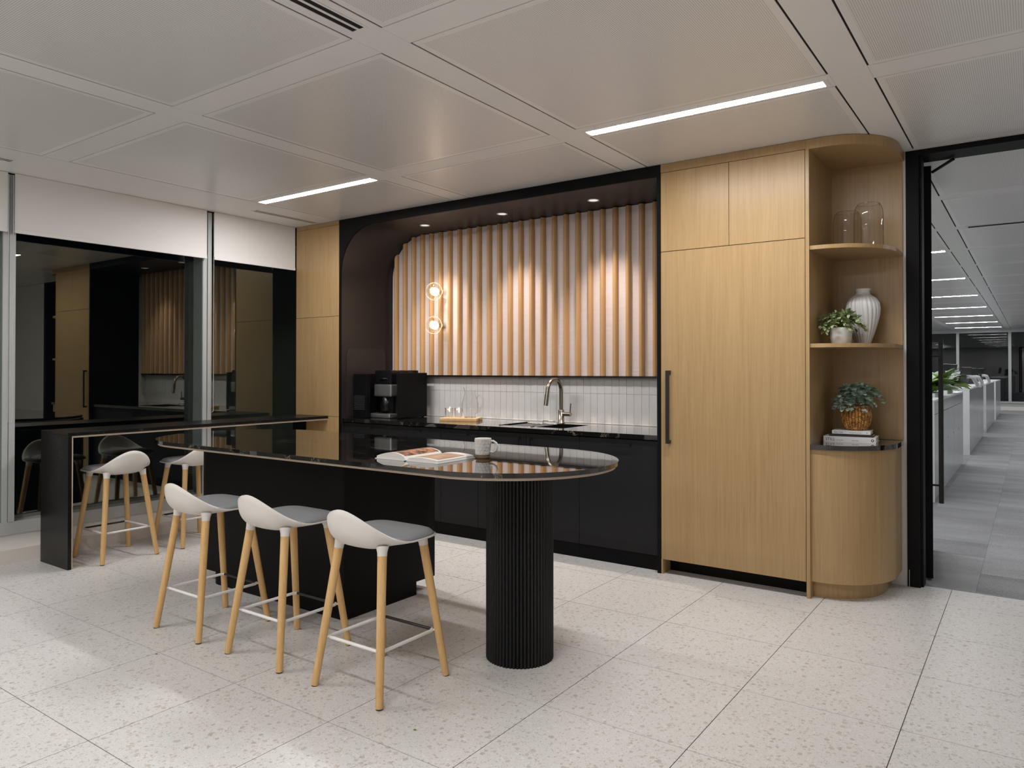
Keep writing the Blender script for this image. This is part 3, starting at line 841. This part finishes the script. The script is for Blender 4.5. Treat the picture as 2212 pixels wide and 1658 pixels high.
# books on the stone shelf
def text_mesh(body, size, loc, mat, parent, rotz=0.0):
    cu = bpy.data.curves.new('lettering', 'FONT'); cu.body = body; cu.size = size; cu.extrude = .0002; cu.resolution_u = 2
    tmp = bpy.data.objects.new('tmp_text', cu); C.objects.link(tmp)
    dg = bpy.context.evaluated_depsgraph_get(); me = bpy.data.meshes.new_from_object(tmp.evaluated_get(dg))
    C.objects.unlink(tmp); bpy.data.objects.remove(tmp)
    me.materials.clear(); me.materials.append(M[mat])
    o = bpy.data.objects.new('lettering', me); C.objects.link(o); o.parent = parent
    o.location = loc; o.rotation_euler = (PI/2, 0, rotz); return o
def book(xc, yc, z, wd, dp, th, rot, cover, lab):
    """spine faces local -y"""
    t = thing('book', lab, 'book', (xc, yc, z), rot, 'books on the stone shelf')
    obj('cover', B(-wd/2, wd/2, -dp/2, dp/2, 0, .003).box(-wd/2, wd/2, -dp/2, dp/2, th-.003, th).box(-wd/2, wd/2, -dp/2, -dp/2+.003, .003, th-.003), cover, t, local=True)
    obj('pages', B(-wd/2+.004, wd/2-.004, -dp/2+.003, dp/2-.005, .003, th-.003), 'paper', t, local=True)
    return t
bz = .9082
rb = math.radians(4)
b1 = book(-.922, 4.955, bz, .292, .225, .0335, rb, 'book_white', 'thick white book at the bottom of the stack, titled STILL')
text_mesh('STILL', .0235, (-.134, -.1128, .0085), 'ink', b1)
def small_print(parent, x, y, z, words, hgt):
    m = MB()
    for wl_ in words:
        m.box(x, x+wl_, y-.0003, y, z, z+hgt); x += wl_+hgt*.8
    obj('small_print', m, 'ink_grey', parent, local=True, kind='stuff')
small_print(b1, -.072, -.1126, .0105, (.008, .011, .014), .0028)
small_print(b1, .014, -.1126, .0105, (.017, .019), .0028)
m = MB().lathe([(.0045, 0), (.0085, 0)], 18).xf(Matrix.Translation((.128, -.1130, .016)) @ Matrix.Rotation(PI/2, 4, 'X')); obj('emblem', m, 'ink', b1, local=True)
b2 = book(-.918, 4.962, bz+.0336, .245, .205, .0155, rb+.02, 'book_black', 'thin black book in the middle of the stack')
b3 = book(-.913, 4.945, bz+.0493, .215, .165, .0205, rb, 'book_white', 'small white book on top of the stack, titled Plant Style')
text_mesh('Plant Style', .0125, (-.097, -.0828, .006), 'ink', b3)
small_print(b3, -.010, -.0826, .0075, (.011, .015, .008, .013, .012), .0024)
m = MB().lathe([(.0015, 0), (.003, 0)], 12).xf(Matrix.Translation((.088, -.0830, .010)) @ Matrix.Rotation(PI/2, 4, 'X')); obj('emblem', m, 'ink', b3, local=True)

# basket plant
bx, by, bz2 = -.895, 4.955, bz+.0700
t = thing('potted_plant', 'grey green eucalyptus in a woven basket pot on the books', 'plant', (bx, by, bz2))
bprof = [(.0, .0), (.050, .0), (.060, .012), (.076, .045), (.0845, .085), (.080, .122), (.066, .148), (.060, .15), (.055, .135), (.001, .12)]
obj('basket', MB().lathe([(r_*.95, z_) for r_, z_ in bprof], 36, (bx, by, bz2)), 'weave', t)
wv = MB(); rows = 11; cols = 28
def br(z_):
    for i in range(len(bprof)-1):
        if bprof[i][1] <= z_ <= bprof[i+1][1]:
            f_ = (z_-bprof[i][1])/max(1e-6, bprof[i+1][1]-bprof[i][1]); return bprof[i][0]*(1-f_)+bprof[i+1][0]*f_
    return .06
for cidx in range(cols):
    for rr in range(rows):
        z_ = .010+.0127*rr+(.0063 if cidx % 2 else 0); z_ = min(z_, .145); a = 2*PI*cidx/cols; r_ = br(z_)
        e = MB().ellipsoid((0, 0, 0), (.0060, .0082, .0110), 7, 5)
        mt = Matrix.Translation((bx+r_*math.cos(a), by+r_*math.sin(a), bz2+max(z_, .0126))) @ Matrix.Rotation(a, 4, 'Z') @ Matrix.Rotation(.5 if cidx % 2 else -.5, 4, 'X')
        e.xf(mt); wv.add(e.v, e.f, True)
obj('weave', wv, 'weave', t, kind='stuff')
rng = random.Random(11)
fm, stt = fol((bx, by, bz2+.158), (.158, .12, .175), 64, .027, .026, rng, per=8, droop=.2)
for mm in (fm, stt): mm.v = [(max(p[0], -1.070), min(p[1], 5.16), p[2]) for p in mm.v]
obj('foliage', fm, 'leaf_b', t, kind='stuff'); obj('stems', stt, 'leaf_b', t, kind='stuff')

# ------------------------------------------------------------------ door frame and door leaf
t = struct_root('door_1', (0, 5.3, 0), 'black framed glass door standing open to the office')
obj('frame', B(-.646, -.575, 5.186, 5.235, 0, ZC-.001).box(-.575, -.560, 5.215, 5.330, 0, ZC-.001).box(-.646, -.575, 5.235, 5.40, 0, ZC-.001)
    .box(-.575, .72, 5.186, 5.40, 2.684, ZC-.001).box(.72, .80, 5.186, 5.40, 0, ZC-.001), 'frame_black', t)
lf = bpy.data.objects.new('door_leaf_pivot', None)
dl = MB(); W_ = .93; H_ = 2.665
dl.box(0, .05, 0, .055, .012, H_).box(0, .05, W_-.055, W_, .012, H_).box(0, .05, .055, W_-.055, .012, .10).box(0, .05, .055, W_-.055, H_-.06, H_)
mt = Matrix.Translation((-.578, 5.418, 0)) @ Matrix.Rotation(math.radians(5.6), 4, 'Z')
dl.xf(mt); leaf = obj('leaf', dl, 'frame_black', t)
gp = B(.021, .029, .055, W_-.055, .10, H_-.06).xf(mt); obj('leaf_glass', gp, 'glass', leaf)
hd = MB(); hd.tube([(.105, W_-.11, .37), (.105, W_-.11, 1.585)], .0165, 12); hd.tube([(.05, W_-.11, .50), (.105, W_-.11, .50)], .008, 8); hd.tube([(.05, W_-.11, 1.45), (.105, W_-.11, 1.45)], .008, 8); hd.xf(mt)
obj('pull_bar', hd, 'black_metal', leaf)
cl = MB().tube([(-.53, 5.52, 2.645), (-.40, 5.36, 2.672)], .010, 8); obj('closer_arm', cl, 'black_metal', t)

# ------------------------------------------------------------------ island table
t = thing('island_table', 'long black island table with rounded ends and fluted column', 'table', (-3.1, 2.93, 0))
TX0, TX1, TY0, TY1 = -4.725, -1.555, 2.385, 3.452
def stadium(i, n=28):
    r_ = (TY1-TY0)/2-i; yc = (TY0+TY1)/2
    xr, xl = TX1-(TY1-TY0)/2, TX0+(TY1-TY0)/2
    return arc(xr, yc, r_, -90, 90, n)+arc(xl, yc, r_, 90, 270, n)
obj('tabletop', MB().prism(stadium(0.0015), .899, .9015).prism(stadium(0), .9015, .9185).prism(stadium(.0012), .9185, .920), 'stone', t)
obj('edge_band', MB().prism(stadium(.014), .8865, .8985), 'edge', t)
ix0, ix1, iy0, iy1 = -4.435, -3.028, 2.716, 3.445
def rl(x0, x1, y0, y1, r_): return [(x1, y0), (x1, y1)]+arc(x0+r_, y1-r_, r_, 90, 180, 10)+arc(x0+r_, y0+r_, r_, 180, 270, 10)
obj('body', MB().prism(rl(ix0, ix1-.022, iy0, iy1, .12), .077, .886), 'black', t)
obj('side_panel', B(ix1-.0215, ix1, iy0-.001, iy1+.006, .0772, .886, bevel=.0015).box(ix1-.0215, ix1, iy0-.001, 3.285, 0, .077), 'black', t)
obj('plinth', MB().prism(rl(-4.285, ix1-.022, iy0+.001, 3.285, .10), 0, .0765), 'black', t)
ccx, ccy, cr = -1.985, 2.868, .1555
fp = []; NF = 58
for k in range(NF):
    for s_ in range(6):
        a = 2*PI*(k+s_/6)/NF
        fp.append((ccx+(cr+.0080*math.sin(PI*s_/6)-.004)*math.cos(a), ccy+(cr+.0080*math.sin(PI*s_/6)-.004)*math.sin(a)))
obj('fluted_column', MB().prism(fp, 0, .886), 'flute', t)

# magazine on the island
t = thing('open_book', 'open photo book lying on the black island top', 'book', (-2.413, 2.68, .9202), math.radians(1.5))
obj('cover', B(-.197, -.006, -.143, .143, 0, .003).box(.006, .197, -.143, .143, 0, .003).box(-.006, .006, -.143, .143, 0, .002), 'book_white', t, local=True)
def page_block(sg, hmax, name):
    m = MB(); n_ = 14; top = []; 
    for i in range(n_+1):
        f_ = i/n_; xx = sg*(.004+.186*f_)
        zz = .0032+.010+hmax*math.sin(PI*min(1, f_*1.0+.0))**.8*(1-f_*.35)+(.0 if f_ > .03 else -.008)
        top.append((xx, zz))
    V = []
    for y__ in (-.138, .138):
        for xx, zz in top: V.append((xx, y__, zz))
    for y__ in (-.138, .138):
        for xx, zz in top: V.append((xx, y__, .0032))
    k = n_+1; Fs = []
    for i in range(n_):
        Fs.append((i, i+1, k+i+1, k+i)); Fs.append((2*k+i, 3*k+i, 3*k+i+1, 2*k+i+1))
        Fs.append((i, 2*k+i, 2*k+i+1, i+1)); Fs.append((k+i, k+i+1, 3*k+i+1, 3*k+i))
    Fs += [(n_, 2*k+n_, 3*k+n_, k+n_), (0, k, 3*k, 2*k)]
    m.add(V, Fs); obj(name, m, 'paper', t, local=True)
    return top
tl_ = page_block(-1, .026, 'pages'); tr_ = page_block(1, .010, 'pages')
def print_on(top, a, b, y0, y1, mat):
    m = MB(); pts = top[a:b+1]; k = len(pts)
    m.add([(x, y0, z+.0007) for x, z in pts]+[(x, y1, z+.0007) for x, z in pts], [(i, i+1, k+i+1, k+i) for i in range(k-1)], True)
    obj('printed_photo', m, mat, t, local=True)
print_on(tl_, 1, 12, -.125, .125, 'photo_a'); print_on(tr_, 2, 13, -.115, .085, 'photo_b')
obj('ribbon', B(-.004, .004, -.150, -.138, .0005, .003), 'green_ribbon', t, local=True)

# mug with hexagon relief
mx, my, mz = -2.190, 2.850, .9202
t = thing('mug', 'white mug with embossed hexagons and brown foot on the island', 'mug', (mx, my, mz))
obj('foot', MB().lathe([(.0, .0), (.0335, .0), (.034, .004), (.0345, .019), (.0, .019)], 40, (mx, my, mz)), 'mug_base', t)
def hexd(u, v_):
    s3 = math.sqrt(3); best = 9; second = 9
    for a in range(-1, 3):
        for b in range(-1, 3):
            j = math.floor(v_/1.5)+b-0; i = math.floor(u/s3)+a
            cxh = s3*(i+.5*(j % 2)); cyh = 1.5*j
            dd = math.hypot(u-cxh, v_-cyh)
            if dd < best: second = best; best = dd
            elif dd < second: second = dd
    return second-best
V = []; Fs = []; NU, NV = 200, 44; H0, H1 = .0185, .095
nh = 14; hs = 2*PI*.041/(nh*math.sqrt(3))
for j in range(NV+1):
    z_ = H0+(H1-H0)*j/NV; r0 = .0365+.0045*j/NV
    for i in range(NU):
        a = 2*PI*i/NU; d_ = hexd(i/NU*nh*math.sqrt(3), (z_-H0)/hs)
        e_ = min(1, d_/.28); bmp = .0020*(1-e_)*(1 if .03 < j/NV < .93 else 0)
        V.append((mx+(r0+bmp)*math.cos(a), my+(r0+bmp)*math.sin(a), mz+z_))
for j in range(NV):
    for i in range(NU): Fs.append((j*NU+i, j*NU+(i+1) % NU, (j+1)*NU+(i+1) % NU, (j+1)*NU+i))
m = MB().add(V, Fs, True); m.lathe([(.041, .095), (.0395, .0965), (.038, .095), (.034, .03), (.001, .026)], 60, (mx, my, mz)); m.lathe([(.0345, .0185), (.0365, .0185)], 40, (mx, my, mz))
obj('cup', m, 'mug', t)
ha = math.radians(20)
hpts = [(.038, .082), (.052, .084), (.068, .074), (.073, .056), (.066, .038), (.052, .029), (.038, .031)]
obj('handle', MB().tube([(mx+r_*math.cos(ha), my+r_*math.sin(ha), mz+z_) for r_, z_ in hpts], [.006, .0055, .0055, .0055, .0055, .0055, .006], 10), 'mug', t)

# ------------------------------------------------------------------ window bar
t = thing('window_bar', 'black waterfall bar counter along the window', 'counter', (-5.51, 3.4, 0))
bx0, bx1 = -5.718, -5.308
obj('top', B(bx0, bx1, 2.322, YF-.001, .902, .925, bevel=.001), 'stone_matt', t)
obj('end_leg', B(bx0, bx1, 2.322, 2.345, 0, .9015), 'stone_matt', t)
obj('edge_lining', B(bx0+.01, bx1-.006, 2.3455, YF-.001, .889, .9015).box(bx0+.01, bx1-.006, 2.3455, 2.356, 0, .889), 'edge', t)
obj('far_support', B(bx0, bx0+.10, YF-.075, YF-.001, 0, .8885), 'black', t)

# ------------------------------------------------------------------ bar stools
NORM_UP = True
def make_stool(name, label):
    """origin under seat centre, sitter faces +y, back at -y"""
    t = thing(name, label, 'stool', (0, 0, 0), 0, None)
    NU, NR = 72, 18
    sst = lambda e0, e1, q: (lambda k: k*k*(3-2*k))(min(1, max(0, (q-e0)/(e1-e0))))
    def rim(a):                     # plan outline + rim height; a=0 -> +y front, PI -> back
        s_, c_ = math.sin(a), math.cos(a)
        if c_ >= 0:
            pw = 4.6; k = (abs(s_)**pw+abs(c_)**pw)**(-1/pw); x = .203*s_*k; y = .190*c_*k
            x *= 1-.05*sst(.2, 1, c_)
        else:
            pw = 2.1; k = (abs(s_)**pw+abs(c_)**pw)**(-1/pw); x = .203*s_*k; y = .232*c_*k
        z = .636+.140*max(0, -c_)**2.3
        z -= .004*sst(.5, 1, c_)
        return x, y, z
    def surf(q, a):
        x, y, z = rim(a)
        g = sst(.637, .735, z)
        rr = (1-g)*q+g*(1-(1-q)**2.0)
        yy = y*rr; xx = x*rr
        base = .630-.028*sst(-.07, .13, -yy)
        lift = (z-base)*((1-g)*q**3.0+g*q**2.7)
        return xx, yy, base+lift
    def grid(fn, nr, mat, name, thick):
        V = [fn(0, 0)]; Fs = []
        for i in range(nr):
            for k in range(NU): V.append(fn((i+1)/nr, 2*PI*k/NU))
        for k in range(NU): Fs.append((0, 1+(k+1) % NU, 1+k))
        for i in range(nr-1):
            for k in range(NU):
                a_, b_ = 1+i*NU+k, 1+i*NU+(k+1) % NU; Fs.append((a_, b_, b_+NU, a_+NU))
        o = obj(name, MB().add(V, Fs, True), mat, t, local=True)
        md = o.modifiers.new('thickness', 'SOLIDIFY'); md.thickness = thick; md.offset = 1.0 if thick > 0 else -1.0
        return o
    sh = grid(surf, NR, 'white_plastic', 'seat_shell', -.008)
    sh.modifiers['thickness'].thickness = .008; sh.modifiers['thickness'].offset = -1.0 if NORM_UP else 1.0
    def padpt(q, a):
        lim = .978*(1-.31*sst(.25, .75, -math.cos(a)))
        x, y, z = surf(lim*q, a)
        return x, y, z+.0015+.030*(1-q**6)**.6*(1-.25*sst(0, .15, -y))
    grid(padpt, 12, 'pad', 'seat_pad', .001)
    zt, tx, ty, fx, fy = .585, .131, .126, .194, .203
    for sx in (-1, 1):
        for sy in (-1, 1):
            top = Vector((sx*tx, sy*ty, zt)); bot = Vector((sx*fx, sy*fy, .004)); d_ = (top-bot).normalized()
            lg = obj('leg', MB().tube([tuple(bot), tuple(bot+d_*.02), tuple(top)], [.0148, .0160, .0195], 16), 'leg_wood', t, local=True)
            obj('foot_cap', MB().tube([tuple(bot-d_*.0035), tuple(bot+d_*.001)], .0140, 14), 'rubber', lg, local=True)
            e2 = top+d_*(.036 if sy > 0 else .036); e2 = Vector((e2.x*.985, e2.y*.985, e2.z))
            obj('leg_socket', MB().tube([tuple(top-d_*.001), tuple(top+d_*.012), tuple(top+d_*.019), tuple(e2)], [.0203, .0206, .0222, .027], 16), 'white_plastic', t, local=True)
    # foot ring: three white sides, black front bar
    hx_, hy_, zr, cr_ = .158, .160, .205, .022
    pt = []
    for (cx_, cy_, a0) in ((hx_-cr_, -hy_+cr_, 0), (-hx_+cr_, -hy_+cr_, -90)):
        pt += [(cx_+cr_*math.cos(math.radians(a0-a)), cy_+cr_*math.sin(math.radians(a0-a)), zr) for a in (0, 22, 45, 67, 90)]
    path = [(hx_-.012, hy_+.004, zr), (hx_, hy_-.012, zr)]+pt+[(-hx_, hy_-.012, zr), (-hx_+.012, hy_+.004, zr)]
    obj('foot_ring', MB().tube(path, .0073, 10), 'white_metal', t, local=True)
    obj('foot_rest', MB().tube([(-hx_+.010, hy_+.004, zr), (hx_-.010, hy_+.004, zr)], .0068, 10), 'black_metal', t, local=True)
    for sx in (-1, 1):
        for sy in (-1, 1):
            lx, ly = sx*(fx+(tx-fx)*(zr/zt)), sy*(fy+(ty-fy)*(zr/zt))
            obj('ring_clip', MB().tube([(sx*(hx_-.004), sy*(hy_-.004), zr), (lx, ly, zr)], .0045, 8), 'white_metal', t, local=True)
    return t
s0 = make_stool('bar_stool', 'white bar stool with grey pad nearest the fluted column')
s0.location = (-2.320, 2.294, 0); ROOT[s0] = Vector(s0.location); s0['group'] = 'bar stools'
dup(s0, (-2.942, 2.290, 0), 0, 'middle white bar stool of the three at the island', 'bar stools')
dup(s0, (-3.560, 2.281, 0), 0, 'white bar stool at the island nearest the window', 'bar stools')
dup(s0, (-5.449, 2.713, 0), PI/2, 'white bar stool at the window bar beside the black end leg', 'bar stools')
dup(s0, (-5.446, 3.300, 0), PI/2, 'white bar stool at the window bar half hidden by the island', 'bar stools')

# two green leaf scraps on the floor
for (x_, y_, lab) in ((-3.411, 1.883, 'tiny green leaf scrap on the floor by the left stool'), (-1.904, 2.048, 'tiny green leaf scrap on the floor right of the front stool')):
    m = MB(); leaf_quad(m, Vector((x_, y_, .0022)), Vector((1, .3, 0)), Vector((0, 0, 1)), .014, .008, .15)
    tag(obj('leaf_scrap', m, 'leaf_c'), lab, 'leaf')

# ------------------------------------------------------------------ office beyond the door
fo = struct_root('floor_office', (0, 16, 0), 'grey carpet tile floor of the office')
obj('carpet_far', B(-9, 6, 17.29, 29.5, -.03, -.001).box(-9, -1.79, 5.40, 17.29, -.03, -.001).box(1.71, 6, 5.40, 17.29, -.03, -.001), 'carpet', fo)
obj('subfloor', B(-1.8, 1.72, 5.26, 17.29, -.04, -.012), 'grout', fo)
cm = mesh('carpet_tile', B(-.2495, .2495, -.2495, .2495, -.011, -.001), 'carpet')
for i in range(7):
    for j in range(24):
        yy = 5.54+.5*j
        piece('carpet_tile', cm, (-1.54+.5*i, yy, 0), fo)
obj('threshold', B(-.56, .72, 5.262, 5.290, -.012, .0005), 'alu_dark', fo)
co = struct_root('ceiling_office', (0, 16, ZC), 'perforated panel ceiling of the office')
obj('plenum', B(-9, 6, 5.5005, 29.6, ZC+.0035, ZC+.04), 'plenum', co)
obx = [(BX[0][0]+1.5238*k, BX[0][1]+1.5238*k) for k in range(0, 7)]
ob = [(5.312+1.5262*k, 6.673+1.5262*k) for k in range(16)]
pmo = mesh('panel', B(-.670, .670, -.677, .677, 0, .003), 'panel')
for (x0, x1) in obx:
    for (y0, y1) in ob:
        if y1 > 29.6: continue
        piece('panel', pmo, ((x0+x1)/2, (y0+y1)/2, ZC), co)
for k in range(len(obx)-1): obj('beam', B(obx[k][1], obx[k+1][0], 5.40, 29.5, ZC, ZC+.003), 'beam', co)
for (y0, y1) in ob: obj('beam', B(obx[0][0], obx[-1][1], y1+.001, y1+.164, ZC+.0005, ZC+.003), 'beam', co)
obj('beam', B(-9, obx[0][0], 5.40, 29.5, ZC, ZC+.003), 'beam', co)
ords = ['nearest', 'second nearest', 'third nearest', 'fourth nearest', 'fifth nearest', 'sixth nearest', 'farthest']
for k in range(7):
    yy = 9.725+.082+3.0524*k
    light_bar(-2.10, -.80, yy, '%s office ceiling light bar seen through the doorway' % ords[k], 'strip_office', 'office light bars', .045)
for k in range(8):
    for x0 in (.935, -5.15):
        light_bar(x0, x0+1.3, 6.673+.082+3.0524*k, 'office ceiling light bar hidden from view', 'strip_office', 'office light bars out of view', .045)
light_bar(-2.10, -.80, 6.755, 'office ceiling light bar hidden behind the door head', 'strip_office', 'office light bars out of view', .045)
t = thing('ceiling_vent', 'slot vent in the office ceiling above the doorway', 'vent', (0, 8.28, ZC-.003))
obj('frame', B(-.52, 1.0, 8.215, 8.235, ZC-.004, ZC-.0005).box(-.52, 1.0, 8.325, 8.345, ZC-.004, ZC-.0005), 'beam', t)
for a in (8.236, 8.285): obj('slot', B(-.50, .98, a, a+.035, ZC-.002, ZC-.0004), 'plenum', t)
struct('wall_office_left', B(-9.1, -9, 5.50, 29.6, 0, 2.76), 'wall')
struct('wall_office_right', B(6, 6.1, 5.40, 29.6, 0, 2.76), 'wall')
struct('wall_office_front', B(2.55, 6, 5.40, 5.5, 0, 2.76).box(-9, -6.1, 5.40, 5.5, 0, 2.76), 'wall')
struct('wall_office_back', B(-9, 6, 29.5, 29.7, 0, .24), 'wall')
struct('trim_3', B(-9, 6, 29.44, 29.7, .241, .30).box(-9, 6, 29.44, 29.7, 2.60, 2.717), 'alu', 'far window sill and head')
for k in range(10):
    xm_ = -9+1.4815*k
    xm_ = -2.106-1.4815*4+1.4815*k
    wn = struct_root('window_%d' % (k+11), (xm_, 29.5, .3), 'far office window, dark outside')
    obj('mullion', B(xm_-.042, xm_+.042, 29.46, 29.56, .301, 2.5995), 'alu', wn)
    obj('pane', B(xm_+.044, xm_+1.4815-.044, 29.53, 29.536, .301, 2.5995), 'pane_far', wn)
# storage walls
def storage(y0, y1, h_, nseam, lab, x1=-.822, x0=-1.42, solid_end=True, band=None):
    t = thing('storage_unit', lab, 'storage', ((x0+x1)/2, (y0+y1)/2, 0), group='office storage units')
    obj('body', B(x0, x1-.02, y0+.02, y1-.001, .0, h_-.022), 'office_end', t)
    obj('end_panel', B(x0, x1, y0, y0+.0195, 0, h_-.022), 'office_end', t)
    obj('top', B(x0-.002, x1+.002, y0-.002, y1, h_-.0215, h_), 'office_end', t)
    dw = (y1-y0-.02)/nseam
    for k in range(nseam):
        a = y0+.021+dw*k
        dd = obj('door', B(x1-.0195, x1, a+.004, a+dw-.004, .03, (band or h_-.024)), 'office_cab', t)
        if band: obj('keyhole', B(x1, x1+.002, a+dw-.05, a+dw-.035, .55, .565), 'black_metal', dd)
    if band: obj('upper_panel', B(x1-.0195, x1, y0+.02, y1-.001, band+.006, h_-.024), 'office_cab', t)
    return t
storage(8.61, 12.36, 1.04, 5, 'long low glossy storage with planter nearest the doorway', band=.888)
storage(13.70, 17.70, 1.05, 4, 'second grey storage block along the office aisle')
storage(18.75, 22.75, 1.05, 4, 'third grey storage block along the office aisle')
storage(23.75, 27.3, 1.05, 4, 'farthest storage block by the office windows')
# plants on the near storage
lfm = MB(); V = []; Fs = []
nL = 8
for i in range(nL+1):
    f_ = i/nL; wd_ = .5*math.sin(PI*(f_**.75))**.9+.002; zz = .22*math.sin(f_*PI*.6)-.45*f_*f_
    for s_ in (-1, 0, 1): V.append((s_*wd_*.16*2, f_, zz+(.05 if s_ else 0)*wd_))
for i in range(nL):
    for s_ in (0, 1): Fs.append((i*3+s_, i*3+s_+1, (i+1)*3+s_+1, (i+1)*3+s_))
lfm.add(V, Fs, True)
lme = [mesh('leaf', lfm, 'leaf_c'), mesh('leaf', lfm, 'leaf_d')]
rng = random.Random(21)
for gi, (yy, n_, lab) in enumerate(((11.35, 60, 'bushy green planter plant at the far end of the near storage'), (9.9, 44, 'green planter plant closer to the open door'))):
    t = thing('planter_plant', lab, 'plant', (-1.0, yy, 1.0405), group='plants on the office storage')
    obj('trough', B(-1.14, -.90, yy-.42, yy+.42, 1.0405, 1.085), 'office_end', t)
    for k in range(n_):
        a = rng.uniform(-.6, PI+.6)-PI/2; L = rng.uniform(.22, .40); el = rng.uniform(.15, 1.15)
        piece('leaf', lme[k % 3 == 0], (-1.0+rng.uniform(-.06, .06), yy+rng.uniform(-.34, .34), 1.09), t, rot=(el, rng.uniform(-.3, .3), a), scale=(L*1.9, L, L))
# monitors on arms standing on the storage tops
def monitor(x, y, z, rz, tilt, lab, al=.55):
    t = thing('monitor', lab, 'monitor', (x, y, 1.0505), rz, 'office monitors')
    m = B(-.26, .26, -.014, .014, -.15, .15, bevel=.006).xf(Matrix.Translation((0, 0, z-1.0505)) @ Matrix.Rotation(tilt, 4, 'X'))
    obj('display', m, 'screen', t, local=True)
    obj('arm', MB().tube([(.02, -.016, z-1.06), (.06, -.07, z-1.06), (.10, -.10, z-1.075), (.10+al, -.03, .045)], [.03, .03, .034, .03], 10), 'office_end', t, local=True)
    obj('post', MB().tube([(.10+al, -.03, .001), (.10+al, -.03, .075)], .028, 10), 'office_end', t, local=True)
    obj('clamp', MB().lathe([(.0, 0), (.06, 0), (.06, .018), (.0, .018)], 14, (.10+al, -.03, .0005)), 'office_end', t, local=True)
a8 = math.radians(80)
monitor(-.915, 14.15, 1.245, a8, math.radians(14), 'black tilted monitor at the near end of the second storage block')
monitor(-.955, 16.35, 1.23, a8, math.radians(8), 'black monitor at the far end of the second storage block')
monitor(-1.34, 15.6, 1.31, a8, math.radians(10), 'black monitor partly hidden behind the office plants')
monitor(-1.30, 16.75, 1.31, a8, math.radians(10), 'black monitor just behind the half hidden one', .4)
monitor(-.97, 19.6, 1.23, a8, math.radians(8), 'black monitor on the third storage block')
